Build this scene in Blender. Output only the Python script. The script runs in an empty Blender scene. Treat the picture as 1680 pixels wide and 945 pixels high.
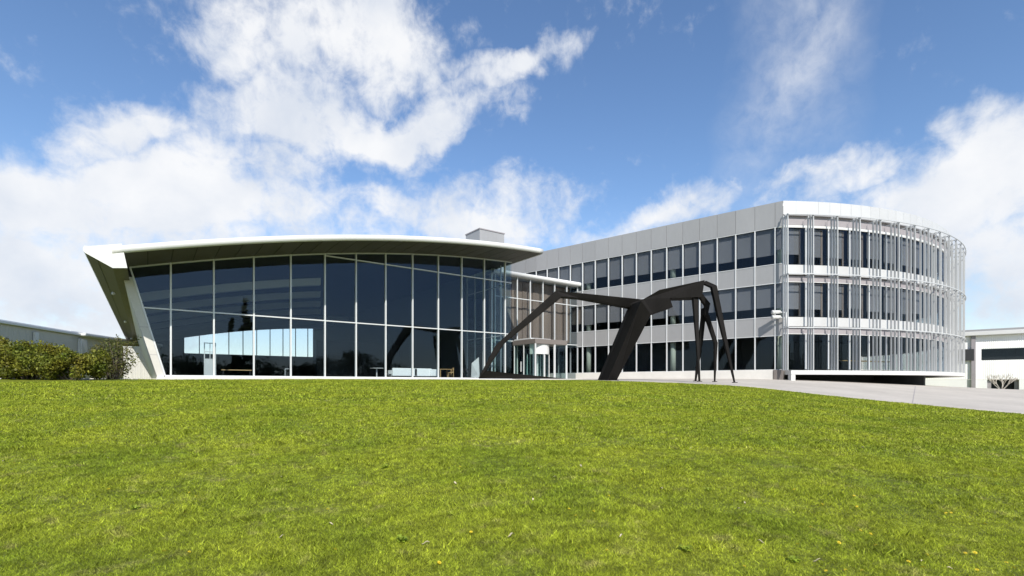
import bpy, math, random
import numpy as np
from mathutils import Vector, Matrix

random.seed(7)
rng = np.random.default_rng(7)
scene = bpy.context.scene
R = math.radians

# ------------------------------------------------------------------ camera
F = 820.0                      # focal length in photo pixels
PHI = R(36.1)                  # yaw of the camera against the hall's axes
CP, SP = math.cos(PHI), math.sin(PHI)
cam_d = bpy.data.cameras.new("camera")
cam_d.sensor_width = 36.0
cam_d.lens = 36.0 * F / 1680.0
cam_d.shift_y = (630 - 472.5) / 1680.0
cam_d.clip_start = 0.05
cam_d.clip_end = 5000
cam = bpy.data.objects.new("camera", cam_d)
cam.location = (0, 0, 0)       # eye level is the height zero of the place
cam.rotation_euler = (R(90), 0, -PHI)
scene.collection.objects.link(cam)
scene.camera = cam

# ------------------------------------------------------------------ sun, sky, exposure
SUN_E, SUN_A = R(39), R(24)
TOSUN = Vector((-math.cos(SUN_E) * math.sin(SUN_A), -math.cos(SUN_E) * math.cos(SUN_A), math.sin(SUN_E)))
sun_d = bpy.data.lights.new("sun", 'SUN')
sun_d.energy = 4.6
sun_d.angle = R(0.53)
sun_d.color = (1.0, 0.955, 0.88)
sun = bpy.data.objects.new("sun", sun_d)
sun.rotation_euler = TOSUN.to_track_quat('Z', 'Y').to_euler()
sun.location = TOSUN * 200
scene.collection.objects.link(sun)

scene.view_settings.view_transform = 'Standard'
scene.view_settings.look = 'None'
scene.view_settings.exposure = 0.42
scene.view_settings.gamma = 1.0
scene.view_settings.use_curve_mapping = False
scene.cycles.max_bounces = 10
scene.cycles.transparent_max_bounces = 24
scene.cycles.diffuse_bounces = 4
scene.cycles.glossy_bounces = 4
scene.cycles.use_denoising = True
scene.cycles.sample_clamp_indirect = 6.0

SKY_STRENGTH = 0.11
def build_world():
    w = bpy.data.worlds.new("World"); scene.world = w; w.use_nodes = True
    nt = w.node_tree; N = nt.nodes; L = nt.links; N.clear()
    def n(t, **k):
        o = N.new(t)
        for a, b in k.items(): setattr(o, a, b)
        return o
    def math_(op, a, b=None, c=None, clamp=False):
        m = n('ShaderNodeMath', operation=op, use_clamp=clamp)
        for i, v in enumerate((a, b, c)):
            if v is None: continue
            if isinstance(v, (int, float)): m.inputs[i].default_value = v
            else: L.new(v, m.inputs[i])
        return m.outputs[0]
    out = n('ShaderNodeOutputWorld'); bg = n('ShaderNodeBackground')
    bg.inputs['Strength'].default_value = SKY_STRENGTH
    L.new(bg.outputs[0], out.inputs['Surface'])
    sky = n('ShaderNodeTexSky', sky_type='NISHITA')
    sky.sun_disc = False
    sky.sun_elevation = SUN_E
    sky.sun_rotation = math.pi + SUN_A
    sky.air_density = 1.0; sky.dust_density = 0.35; sky.ozone_density = 2.2
    hs = n('ShaderNodeHueSaturation')
    hs.inputs['Saturation'].default_value = 1.10; hs.inputs['Value'].default_value = 1.20; hs.inputs['Hue'].default_value = 0.503
    L.new(sky.outputs[0], hs.inputs['Color'])
    tc = n('ShaderNodeTexCoord'); d = tc.outputs['Generated']
    sep = n('ShaderNodeSeparateXYZ'); L.new(d, sep.inputs[0])
    x, y, z = sep.outputs
    right = math_('SUBTRACT', math_('MULTIPLY', x, CP), math_('MULTIPLY', y, SP))
    fwd = math_('ADD', math_('MULTIPLY', x, SP), math_('MULTIPLY', y, CP))
    az = math_('ARCTAN2', right, fwd)
    el = math_('ARCSINE', z)
    # perspective of a flat cloud deck
    zz = math_('ADD', math_('MAXIMUM', z, 0.0), 0.16)
    cmb = n('ShaderNodeCombineXYZ')
    L.new(math_('DIVIDE', right, zz), cmb.inputs[0]); L.new(math_('DIVIDE', fwd, zz), cmb.inputs[1])
    deck = cmb.outputs[0]
    cae = n('ShaderNodeCombineXYZ'); L.new(az, cae.inputs[0]); L.new(el, cae.inputs[1])
    ae = cae.outputs[0]
    def noise(vec, scale, detail, rough, dist=0.0, off=(0, 0, 0), lac=2.0):
        mp = n('ShaderNodeMapping'); mp.inputs['Location'].default_value = off
        L.new(vec, mp.inputs[0])
        t = n('ShaderNodeTexNoise')
        t.inputs['Scale'].default_value = scale; t.inputs['Detail'].default_value = detail
        t.inputs['Roughness'].default_value = rough; t.inputs['Distortion'].default_value = dist
        t.inputs['Lacunarity'].default_value = lac
        L.new(mp.outputs[0], t.inputs['Vector'])
        return t.outputs['Fac']
    # warp the masses so that none keeps a smooth outline
    wn = n('ShaderNodeTexNoise'); wn.inputs['Scale'].default_value = 4.5; wn.inputs['Detail'].default_value = 5
    L.new(ae, wn.inputs['Vector'])
    wv = n('ShaderNodeVectorMath', operation='SUBTRACT'); L.new(wn.outputs['Color'], wv.inputs[0])
    wv.inputs[1].default_value = (0.5, 0.5, 0.5)
    ws = n('ShaderNodeVectorMath', operation='SCALE'); L.new(wv.outputs[0], ws.inputs[0]); ws.inputs['Scale'].default_value = 0.22
    wa = n('ShaderNodeVectorMath', operation='ADD'); L.new(ae, wa.inputs[0]); L.new(ws.outputs[0], wa.inputs[1])
    # cloud masses: direction (as seen in the photo), half sizes, tilt, weight
    masses = [(520, 60, 260, 200, 0, 1.25), (680, 60, 120, 120, 0, .45), (470, 215, 250, 95, 5, 1.0), (215, 205, 150, 55, 10, 0.8),
              (300, 300, 330, 90, 4, 1.0), (90, 290, 260, 75, -4, 0.8), (100, 400, 460, 120, 0, 1.1), (60, 500, 520, 110, 0, 1.1),
              (500, 380, 420, 85, 0, 0.85), (730, 205, 170, 48, 14, 1.0), (660, 245, 110, 42, 8, 0.75),
              (800, 132, 110, 42, 12, 0.85), (890, 88, 100, 34, 28, 0.85),
              (790, 330, 230, 70, 4, 0.95), (860, 395, 200, 55, 0, 0.7),
              (1140, 318, 150, 46, 18, 0.9), (1040, 385, 130, 38, 10, 0.5),
              (1570, 300, 330, 105, 12, 1.05), (1660, 420, 380, 190, 8, 1.2), (1350, 292, 110, 48, 8, 0.85),
              (1320, 110, 230, 190, 0, -0.40), (1000, 170, 260, 110, 0, -0.25), (630, 285, 110, 40, 0, -0.15), (150, 60, 230, 90, 0, -0.2), (1640, 210, 170, 60, 18, 0.4), (1290, 175, 140, 50, 5, 0.28),
              (2150, 260, 420, 160, 5, 1.0), (-330, 260, 420, 150, 5, 1.0), (1100, -330, 420, 150, 5, 0.8),
              (180, -260, 420, 130, 5, 0.8)]
    tot = None
    for (px, py, rx, ry, tilt, wgt) in masses:
        gx, gy = (px - 840) / F, (630 - py) / F
        a0 = math.atan(gx); e0 = math.atan(gy * math.cos(a0))
        sx = rx / F * math.cos(a0) ** 2; sy = ry / F * math.cos(a0) * math.cos(e0) ** 2
        mp = n('ShaderNodeMapping', vector_type='TEXTURE')
        mp.inputs['Location'].default_value = (a0, e0, 0)
        mp.inputs['Rotation'].default_value = (0, 0, R(tilt))
        mp.inputs['Scale'].default_value = (max(sx, .02), sy, 1)
        L.new(wa.outputs[0], mp.inputs[0])
        g = n('ShaderNodeTexGradient', gradient_type='SPHERICAL'); L.new(mp.outputs[0], g.inputs[0])
        s = math_('SMOOTHSTEP', 0, 0.75, g.outputs['Fac']) if False else math_('POWER', g.outputs['Fac'], 0.7)
        s = math_('MULTIPLY', s, wgt)
        tot = s if tot is None else math_('ADD', tot, s)
    mask = math_('MINIMUM', tot, 1.35)
    # elsewhere the same broken cloud goes on round the sky
    away = n('ShaderNodeMapRange', interpolation_type='SMOOTHSTEP')
    L.new(math_('ABSOLUTE', az), away.inputs['Value'])
    away.inputs['From Min'].default_value = 0.9; away.inputs['From Max'].default_value = 1.5
    away.inputs['To Min'].default_value = 0.0; away.inputs['To Max'].default_value = 1.0
    big = noise(d, 2.3, 3, 0.5, 0, (3.1, 1.7, 0.4))
    rest = math_('MULTIPLY', math_('MULTIPLY', math_('SUBTRACT', big, 0.45), 4.0, clamp=True), away.outputs[0])
    mask = math_('ADD', mask, math_('MULTIPLY', rest, 0.8))
    f1 = noise(deck, 1.5, 10, 0.60, 0.25, (2.0, 5.0, 0.0))
    f2 = noise(ae, 9.0, 9, 0.62, 0.4, (1.3, 0.2, 0.0))
    f3 = noise(ae, 30.0, 6, 0.62, 0.3, (0.3, 2.2, 0.0))
    f = math_('ADD', math_('ADD', math_('MULTIPLY', math_('SUBTRACT', f1, 0.5), 0.6),
              math_('MULTIPLY', math_('SUBTRACT', f2, 0.5), 1.7)), math_('MULTIPLY', math_('SUBTRACT', f3, 0.5), 1.25))
    dens_raw = math_('ADD', mask, f)
    mr = n('ShaderNodeMapRange', interpolation_type='SMOOTHSTEP')
    L.new(dens_raw, mr.inputs['Value'])
    mr.inputs['From Min'].default_value = 0.08; mr.inputs['From Max'].default_value = 1.22
    dens = mr.outputs[0]
    # a thin high veil, drawn out in long streaks
    mp = n('ShaderNodeMapping', vector_type='TEXTURE')
    gx, gy = (1310 - 840) / F, (630 - 70) / F
    a0 = math.atan(gx); mp.inputs['Location'].default_value = (a0, math.atan(gy * math.cos(a0)), 0)
    mp.inputs['Rotation'].default_value = (0, 0, R(-14)); mp.inputs['Scale'].default_value = (.13, .30, 1)
    L.new(wa.outputs[0], mp.inputs[0])
    g = n('ShaderNodeTexGradient', gradient_type='SPHERICAL'); L.new(mp.outputs[0], g.inputs[0])
    veil = math_('MULTIPLY', math_('MULTIPLY', g.outputs['Fac'], math_('SUBTRACT', math_('MULTIPLY', math_('ADD', f2, f3), 1.6), 1.0)), 0.55)
    dens = math_('MAXIMUM', dens, veil)
    # low on the horizon the air itself is pale
    hz = n('ShaderNodeMapRange', interpolation_type='SMOOTHSTEP'); L.new(z, hz.inputs['Value'])
    hz.inputs['From Min'].default_value = 0.0; hz.inputs['From Max'].default_value = 0.36
    hz.inputs['To Min'].default_value = 0.42; hz.inputs['To Max'].default_value = 0.0
    dens = math_('MAXIMUM', dens, hz.outputs[0])
    dens = math_('MULTIPLY', dens, 0.96)
    # light and grey clumps inside the cloud
    shade = noise(ae, 6.0, 7, 0.55, 0.2, (7.7, 3.3, 0))
    ramp = n('ShaderNodeValToRGB')
    ramp.color_ramp.elements[0].position = 0.30; ramp.color_ramp.elements[0].color = (5.0, 5.35, 5.95, 1)
    ramp.color_ramp.elements[1].position = 0.62; ramp.color_ramp.elements[1].color = (6.6, 6.65, 6.75, 1)
    L.new(shade, ramp.inputs[0])
    mix = n('ShaderNodeMix', data_type='RGBA')
    L.new(dens, mix.inputs['Factor']); L.new(hs.outputs[0], mix.inputs['A']); L.new(ramp.outputs[0], mix.inputs['B'])
    L.new(mix.outputs['Result'], bg.inputs['Color'])
    w.cycles.sampling_method = 'MANUAL'; w.cycles.sample_map_resolution = 1024
build_world()

# ------------------------------------------------------------------ pixel geometry (a pixel gives a direction only)
def c2w(X, Y, z=0.0):
    return Vector((CP * X + SP * Y, -SP * X + CP * Y, z))
def pix(x, y, Y):                       # pixel at depth Y
    return c2w((x - 840) / F * Y, Y, (630 - y) / F * Y)
def on_v(x, V):                         # U and depth where pixel column x meets the plane V
    r = (x - 840) / F
    Y = V / (CP - SP * r)
    return CP * r * Y + SP * Y, Y
def pix_v(x, y, V):
    U, Y = on_v(x, V)
    return Vector((U, V, (630 - y) / F * Y))
def ray_plane(x, y, p0, nrm):
    d = c2w((x - 840) / F, 1.0, (630 - y) / F)
    t = p0.dot(nrm) / d.dot(nrm)
    return d * t

# ------------------------------------------------------------------ object helpers
COL = scene.collection
W = {}
def label(o, lab, cat, group=None):
    o['label'] = lab; o['category'] = cat
    if group: o['group'] = group
    return o
def root(name, lab, cat, M=None, group=None):
    o = bpy.data.objects.new(name, None); o.empty_display_size = 0.3
    COL.objects.link(o)
    M = M or Matrix.Identity(4)
    o.matrix_basis = M; W[o.name] = M.copy()
    return label(o, lab, cat, group)
def put(name, me, parent, M, kind=None):
    o = bpy.data.objects.new(name, me); COL.objects.link(o)
    if parent is not None:
        o.parent = parent
        o.matrix_basis = W[parent.name].inverted() @ M
    else:
        o.matrix_basis = M
    W[o.name] = M.copy()
    if kind: o['kind'] = kind
    return o
def mesh_of(name, verts, faces, mat, smooth=False, mats=None, mat_idx=None):
    me = bpy.data.meshes.new(name)
    me.from_pydata([tuple(v) for v in verts], [], faces)
    for m in (mats or [mat]): me.materials.append(m)
    if mat_idx is not None: me.polygons.foreach_set('material_index', mat_idx)
    if smooth: me.polygons.foreach_set('use_smooth', [True] * len(me.polygons))
    me.update()
    return me
def solid(name, parent, mat, verts, faces, smooth=False, kind=None, **k):
    """a mesh given in world coordinates, with its origin at the middle of its base"""
    vs = [Vector(v) for v in verts]
    c = sum(vs, Vector()) / len(vs); c.z = min(v.z for v in vs)
    me = mesh_of(name, [v - c for v in vs], faces, mat, smooth, **k)
    return put(name, me, parent, Matrix.Translation(c), kind)
_boxes = {}
def box(name, parent, mat, center, dims, frame=None, rot=None, bevel=0.0):
    """box with middle at center, in the axes of frame"""
    key = (tuple(round(d, 4) for d in dims), mat.name, round(bevel, 4))
    me = _boxes.get(key)
    if me is None:
        dx, dy, dz = [d / 2 for d in dims]
        if bevel > 0:
            b = min(bevel, dx * .6, dy * .6, dz * .6)
            import bmesh
            bm = bmesh.new(); bmesh.ops.create_cube(bm, size=1.0)
            for v in bm.verts: v.co = Vector((v.co.x * 2 * dx, v.co.y * 2 * dy, v.co.z * 2 * dz))
            bmesh.ops.bevel(bm, geom=list(bm.edges), offset=b, segments=2, affect='EDGES', profile=.6)
            me = bpy.data.meshes.new(name); bm.to_mesh(me); bm.free(); me.materials.append(mat)
        else:
            v = [(x, y, z) for x in (-dx, dx) for y in (-dy, dy) for z in (-dz, dz)]
            f = [(0, 1, 3, 2), (4, 6, 7, 5), (0, 4, 5, 1), (2, 3, 7, 6), (0, 2, 6, 4), (1, 5, 7, 3)]
            me = mesh_of(name, v, f, mat)
        _boxes[key] = me
    M = Matrix.Translation(Vector(center))
    if rot is not None: M = M @ rot
    if frame is not None: M = frame @ M
    return put(name, me, parent, M)
def prism(name, parent, mat, pts, ext, smooth=False, kind=None, **k):
    n = len(pts); e = Vector(ext)
    a = [Vector(p) for p in pts]; b = [p + e for p in a]
    nr = Vector()
    for i in range(n):
        p, q = a[i], a[(i + 1) % n]
        nr += p.cross(q)
    front = list(range(n)); back = [n + i for i in range(n)]
    if nr.dot(e) > 0: front.reverse()
    else: back.reverse()
    faces = [tuple(front), tuple(back)]
    for i in range(n):
        j = (i + 1) % n
        faces.append((i, j, n + j, n + i) if nr.dot(e) > 0 else (j, i, n + i, n + j))
    return solid(name, parent, mat, a + b, faces, smooth, kind, **k)
def tube(verts, faces, p, q, r0, r1, n=7, cap=True):
    p, q = Vector(p), Vector(q)
    d = (q - p)
    if d.length < 1e-6: return
    d.normalize()
    u = d.orthogonal().normalized(); v = d.cross(u)
    b = len(verts)
    for c, r in ((p, r0), (q, r1)):
        for i in range(n):
            a = 2 * math.pi * i / n
            verts.append(c + u * math.cos(a) * r + v * math.sin(a) * r)
    for i in range(n):
        j = (i + 1) % n
        faces.append((b + i, b + j, b + n + j, b + n + i))
    if cap:
        faces.append(tuple(b + i for i in reversed(range(n)))); faces.append(tuple(b + n + i for i in range(n)))

# ------------------------------------------------------------------ materials
def material(name, color, rough=0.6, metal=0.0, noise=None, bump=None, spec=0.5, wave=None, island=0.0, objrand=0.0):
    """noise=(scale, amount[, stretch]) colour variation; bump=(scale, strength); wave=(scale, strength, axis) ribs"""
    m = bpy.data.materials.new(name); m.use_nodes = True
    nt = m.node_tree; N = nt.nodes; L = nt.links
    b = N['Principled BSDF']
    b.inputs['Base Color'].default_value = (*color, 1); b.inputs['Roughness'].default_value = rough
    b.inputs['Metallic'].default_value = metal; b.inputs['Specular IOR Level'].default_value = spec
    tc = N.new('ShaderNodeTexCoord'); geo = N.new('ShaderNodeNewGeometry')
    col = None
    def mul(c_in, fac_out, lo, hi):
        mr = N.new('ShaderNodeMapRange'); L.new(fac_out, mr.inputs['Value'])
        mr.inputs['To Min'].default_value = lo; mr.inputs['To Max'].default_value = hi
        mx = N.new('ShaderNodeMix'); mx.data_type = 'RGBA'; mx.blend_type = 'MULTIPLY'; mx.inputs['Factor'].default_value = 1
        if c_in is None: mx.inputs['A'].default_value = (*color, 1)
        else: L.new(c_in, mx.inputs['A'])
        L.new(mr.outputs[0], mx.inputs['B'])
        return mx.outputs['Result']
    if noise:
        for k, (sc, am) in enumerate(((noise[0], noise[1]), (noise[0] * 9, noise[1] * 0.5))):
            mp = N.new('ShaderNodeMapping'); L.new(geo.outputs['Position'], mp.inputs[0])
            mp.inputs['Scale'].default_value = noise[2] if len(noise) > 2 else (1, 1, 1)
            t = N.new('ShaderNodeTexNoise'); t.inputs['Scale'].default_value = sc; t.inputs['Detail'].default_value = 6
            L.new(mp.outputs[0], t.inputs['Vector'])
            col = mul(col, t.outputs['Fac'], 1 - am * 1.6, 1 + am * 1.6)
    if island:
        col = mul(col, geo.outputs['Random Per Island'], 1 - island, 1 + island)
    if objrand:
        oi = N.new('ShaderNodeObjectInfo'); col = mul(col, oi.outputs['Random'], 1 - objrand, 1 + objrand)
    if col is not None: L.new(col, b.inputs['Base Color'])
    nrm = None
    if bump:
        t = N.new('ShaderNodeTexNoise'); t.inputs['Scale'].default_value = bump[0]; t.inputs['Detail'].default_value = 5
        L.new(geo.outputs['Position'], t.inputs['Vector'])
        bp = N.new('ShaderNodeBump'); bp.inputs['Strength'].default_value = bump[1]; bp.inputs['Distance'].default_value = 0.02
        L.new(t.outputs['Fac'], bp.inputs['Height']); nrm = bp.outputs[0]
    if wave:
        t = N.new('ShaderNodeTexWave'); t.wave_type = 'BANDS'; t.bands_direction = wave[2]; t.inputs['Scale'].default_value = wave[0]
        L.new(tc.outputs['Object'], t.inputs['Vector'])
        bp = N.new('ShaderNodeBump'); bp.inputs['Strength'].default_value = wave[1]; bp.inputs['Distance'].default_value = 0.06
        L.new(t.outputs['Fac'], bp.inputs['Height'])
        if nrm is not None: L.new(nrm, bp.inputs['Normal'])
        nrm = bp.outputs[0]
    if nrm is not None: L.new(nrm, b.inputs['Normal'])
    return m
def glass(name, tint, f0, rough=0.0, edge=0.6):
    m = bpy.data.materials.new(name); m.use_nodes = True
    nt = m.node_tree; N = nt.nodes; L = nt.links; N.clear()
    out = N.new('ShaderNodeOutputMaterial'); mix = N.new('ShaderNodeMixShader')
    tr = N.new('ShaderNodeBsdfTransparent'); tr.inputs[0].default_value = (*tint, 1)
    gl = N.new('ShaderNodeBsdfGlossy'); gl.inputs['Roughness'].default_value = rough; gl.inputs['Color'].default_value = (.62, .76, 1, 1)
    lw = N.new('ShaderNodeLayerWeight')
    pw = N.new('ShaderNodeMath'); pw.operation = 'POWER'; L.new(lw.outputs['Facing'], pw.inputs[0]); pw.inputs[1].default_value = 5
    ma = N.new('ShaderNodeMath'); ma.operation = 'MULTIPLY_ADD'; L.new(pw.outputs[0], ma.inputs[0])
    ma.inputs[1].default_value = edge; ma.inputs[2].default_value = f0
    # float glass is never quite flat: a slow ripple bends what it mirrors
    geo = N.new('ShaderNodeNewGeometry'); oi = N.new('ShaderNodeObjectInfo')
    off = N.new('ShaderNodeVectorMath'); off.operation = 'ADD'; L.new(geo.outputs['Position'], off.inputs[0])
    sc = N.new('ShaderNodeVectorMath'); sc.operation = 'SCALE'; sc.inputs[0].default_value = (31, 17, 23); L.new(oi.outputs['Random'], sc.inputs['Scale'])
    L.new(sc.outputs[0], off.inputs[1])
    tn = N.new('ShaderNodeTexNoise'); tn.inputs['Scale'].default_value = .55; tn.inputs['Detail'].default_value = 1
    L.new(off.outputs[0], tn.inputs['Vector'])
    bp = N.new('ShaderNodeBump'); bp.inputs['Strength'].default_value = .10; bp.inputs['Distance'].default_value = .06
    L.new(tn.outputs['Fac'], bp.inputs['Height']); L.new(bp.outputs[0], gl.inputs['Normal'])
    L.new(ma.outputs[0], mix.inputs['Fac']); L.new(tr.outputs[0], mix.inputs[1]); L.new(gl.outputs[0], mix.inputs[2])
    L.new(mix.outputs[0], out.inputs['Surface'])
    return m

M_ = {}
M_['white'] = material('white_painted_metal', (.57, .57, .555), .38, 0, (.6, .03), None, .5)
M_['frame'] = material('pale_aluminium_frame', (.58, .59, .59), .38, 0.1, (1.2, .04))
M_['soffit'] = material('brown_soffit_panel', (.094, .088, .079), .55, 0, (.9, .07), (60, .05), .4, objrand=.08)
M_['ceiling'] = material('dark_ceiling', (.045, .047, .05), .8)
M_['beam'] = material('pale_ceiling_beam', (.62, .63, .62), .7)
M_['roof'] = material('roof_sheet', (.55, .56, .57), .5, 0, (.5, .05))
M_['concrete'] = material('pale_concrete', (.52, .50, .46), .85, 0, (1.1, .09), (35, .12))
M_['plinth'] = material('pale_plinth', (.60, .58, .54), .8, 0, (1.3, .07), (35, .1))
M_['drive'] = material('drive_concrete', (.42, .385, .34), .88, 0, (.35, .14, (1, 1, 1)), (50, .12))
M_['panel'] = material('silver_cladding_panel', (.325, .32, .318), .45, 0.25, (.6, .06, (1, 1, .3)), (120, .02), .5, objrand=.035)
M_['parapet'] = material('pale_cladding_panel', (.50, .50, .495), .45, 0.15, (.8, .03), None, .5, objrand=.03)
M_['recess'] = material('grey_recess_panel', (.27, .25, .26), .7, 0, (2, .05))
M_['fin'] = material('silver_fin', (.50, .505, .50), .4, 0.2, (1.5, .04), None, .5, objrand=.05)
M_['blind'] = material('grey_roller_blind', (.27, .25, .26), .9, 0, (.9, .05), None, .2, objrand=.10)
M_['brown'] = material('brown_timber_panel', (.30, .225, .185), .7, 0, (2.5, .12, (1, 1, .1)), None, .3, objrand=.18)
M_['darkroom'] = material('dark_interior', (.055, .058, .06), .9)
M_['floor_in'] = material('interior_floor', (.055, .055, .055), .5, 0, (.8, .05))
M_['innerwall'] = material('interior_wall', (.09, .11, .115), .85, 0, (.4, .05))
M_['column'] = material('pale_green_concrete_column', (.52, .55, .45), .85, 0, (1.5, .06))
M_['steel'] = material('dark_weathered_steel', (.0115, .0104, .0098), .8, 0.0, (.9, .36, (1, 1, .5)), (30, .10), .10)
M_['canopy'] = material('bronze_canopy_metal', (.19, .165, .15), .5, .2, (2, .08))
M_['white_soft'] = material('white_upholstery', (.82, .82, .80), .8, 0, (3, .03), (40, .08))
M_['wood'] = material('light_wood', (.50, .33, .15), .55, 0, (4, .15, (1, 1, .2)))
M_['black'] = material('black_metal', (.02, .02, .022), .5)
M_['corr_white'] = material('white_corrugated_sheet', (.84, .84, .82), .55, 0, (.3, .03), None, .4, wave=(1.6, .3, 'X'))
M_['corr_grey'] = material('grey_corrugated_sheet', (.50, .49, .46), .6, 0, (.3, .04), None, .4, wave=(1.6, .55, 'X'))
M_['corr_pale'] = material('pale_corrugated_sheet', (.66, .63, .58), .6, 0, (.3, .04), None, .4, wave=(1.6, .4, 'X'))
M_['lime'] = material('painted_lower_wall', (.74, .74, .73), .7, 0, (.4, .03))
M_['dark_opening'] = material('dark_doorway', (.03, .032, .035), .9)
M_['bark'] = material('bark', (.10, .08, .06), .9, 0, (3, .2), (20, .4))
M_['pale_bark'] = material('pale_bark', (.48, .44, .38), .9, 0, (3, .2))
M_['glass_hall'] = glass('dark_blue_glass', (.85, .885, .90), .024, 0, .30)
M_['glass_wing'] = glass('grey_office_glass', (.77, .80, .81), .017, 0, .35)
M_['glass_clear'] = glass('clear_glass', (.86, .93, .91), .035, 0, .5)
M_['glass_back'] = glass('clear_back_glass', (.97, .98, .99), .02, 0, .3)
M_['orange'] = material('timber_shelf', (.55, .35, .12), .6)

def leaf_mat(name, base, var=.45, hue=.03, trans=.35):
    m = bpy.data.materials.new(name); m.use_nodes = True
    nt = m.node_tree; N = nt.nodes; L = nt.links
    b = N['Principled BSDF']; b.inputs['Roughness'].default_value = .55; b.inputs['Specular IOR Level'].default_value = .3
    geo = N.new('ShaderNodeNewGeometry')
    hs = N.new('ShaderNodeHueSaturation'); hs.inputs['Color'].default_value = (*base, 1)
    mr = N.new('ShaderNodeMapRange'); L.new(geo.outputs['Random Per Island'], mr.inputs['Value'])
    mr.inputs['To Min'].default_value = 1 - var; mr.inputs['To Max'].default_value = 1 + var
    L.new(mr.outputs[0], hs.inputs['Value'])
    t = N.new('ShaderNodeTexNoise'); t.inputs['Scale'].default_value = 1.3; t.inputs['Detail'].default_value = 4
    L.new(geo.outputs['Position'], t.inputs['Vector'])
    mh = N.new('ShaderNodeMapRange'); L.new(t.outputs['Fac'], mh.inputs['Value'])
    mh.inputs['From Min'].default_value = .3; mh.inputs['From Max'].default_value = .7
    mh.inputs['To Min'].default_value = .5 - hue; mh.inputs['To Max'].default_value = .5 + hue
    L.new(mh.outputs[0], hs.inputs['Hue'])
    L.new(hs.outputs[0], b.inputs['Base Color'])
    tl = N.new('ShaderNodeBsdfTranslucent'); L.new(hs.outputs[0], tl.inputs['Color'])
    mx = N.new('ShaderNodeMixShader'); mx.inputs['Fac'].default_value = trans
    L.new(b.outputs[0], mx.inputs[1]); L.new(tl.outputs[0], mx.inputs[2])
    L.new(mx.outputs[0], N['Material Output'].inputs['Surface'])
    return m
M_['hedge'] = leaf_mat('hedge_leaf', (.155, .165, .02), .7, .04)
M_['shrub'] = leaf_mat('shrub_leaf', (.12, .125, .035), .5, .03)
M_['tree'] = leaf_mat('tree_leaf', (.05, .07, .025), .4, .02)
M_['pine'] = leaf_mat('pine_needle', (.035, .055, .025), .4, .02)

def lawn_material(name, blades):
    m = bpy.data.materials.new(name); m.use_nodes = True
    nt = m.node_tree; N = nt.nodes; L = nt.links
    b = N['Principled BSDF']; b.inputs['Roughness'].default_value = .6; b.inputs['Specular IOR Level'].default_value = .25
    geo = N.new('ShaderNodeNewGeometry')
    def nz(scale, detail=5, rough=.55, stretch=(1, 1, 0.2)):
        mp = N.new('ShaderNodeMapping'); mp.inputs['Scale'].default_value = stretch
        L.new(geo.outputs['Position'], mp.inputs[0])
        t = N.new('ShaderNodeTexNoise'); t.inputs['Scale'].default_value = scale; t.inputs['Detail'].default_value = detail
        t.inputs['Roughness'].default_value = rough
        L.new(mp.outputs[0], t.inputs['Vector']); return t.outputs['Fac']
    r1 = N.new('ShaderNodeValToRGB'); e = r1.color_ramp.elements
    e[0].position = .34; e[0].color = (.212, .272, .020, 1)
    e[1].position = .66; e[1].color = (.335, .375, .030, 1)
    L.new(nz(.55, 6, .6), r1.inputs[0])
    r2 = N.new('ShaderNodeValToRGB'); e = r2.color_ramp.elements
    e[0].position = .57; e[0].color = (0, 0, 0, 1); e[1].position = .72; e[1].color = (1, 1, 1, 1)
    L.new(nz(2.6, 6, .65), r2.inputs[0])
    mx = N.new('ShaderNodeMix'); mx.data_type = 'RGBA'
    mm = N.new('ShaderNodeMath'); mm.operation = 'MULTIPLY'; mm.inputs[1].default_value = .55
    L.new(r2.outputs[0], mm.inputs[0]); L.new(mm.outputs[0], mx.inputs['Factor'])
    L.new(r1.outputs[0], mx.inputs['A']); mx.inputs['B'].default_value = (.44, .38, .15, 1)
    hs = N.new('ShaderNodeHueSaturation')
    tone = mx.outputs['Result']
    for sc_, lo, hi in ((5.5, .68, 1.32), (17, .72, 1.28)):
        q = N.new('ShaderNodeMapRange'); L.new(nz(sc_, 4, .6), q.inputs['Value'])
        q.inputs['From Min'].default_value = .32; q.inputs['From Max'].default_value = .68
        q.inputs['To Min'].default_value = lo; q.inputs['To Max'].default_value = hi
        m2 = N.new('ShaderNodeMix'); m2.data_type = 'RGBA'; m2.blend_type = 'MULTIPLY'; m2.inputs['Factor'].default_value = 1
        L.new(tone, m2.inputs['A']); L.new(q.outputs[0], m2.inputs['B']); tone = m2.outputs['Result']
    L.new(tone, hs.inputs['Color'])
    mr = N.new('ShaderNodeMapRange')
    if blades:
        L.new(geo.outputs['Random Per Island'], mr.inputs['Value'])
        mr.inputs['To Min'].default_value = .38; mr.inputs['To Max'].default_value = 1.62
    else:
        L.new(nz(28, 4, .7, (1, 1, 1)), mr.inputs['Value'])
        mr.inputs['From Min'].default_value = .3; mr.inputs['From Max'].default_value = .7
        mr.inputs['To Min'].default_value = .25; mr.inputs['To Max'].default_value = .8
    L.new(mr.outputs[0], hs.inputs['Value'])
    L.new(hs.outputs[0], b.inputs['Base Color'])
    if blades:
        tl = N.new('ShaderNodeBsdfTranslucent'); L.new(hs.outputs[0], tl.inputs['Color'])
        ms = N.new('ShaderNodeMixShader'); ms.inputs['Fac'].default_value = .35
        L.new(b.outputs[0], ms.inputs[1]); L.new(tl.outputs[0], ms.inputs[2])
        L.new(ms.outputs[0], N['Material Output'].inputs['Surface'])
    else:
        bp = N.new('ShaderNodeBump'); bp.inputs['Strength'].default_value = .6; bp.inputs['Distance'].default_value = .03
        L.new(nz(45, 5, .7, (1, 1, 1)), bp.inputs['Height']); L.new(bp.outputs[0], b.inputs['Normal'])
    return m
M_['turf'] = lawn_material('turf', False)
M_['blade'] = lawn_material('grass_blade', True)

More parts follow.
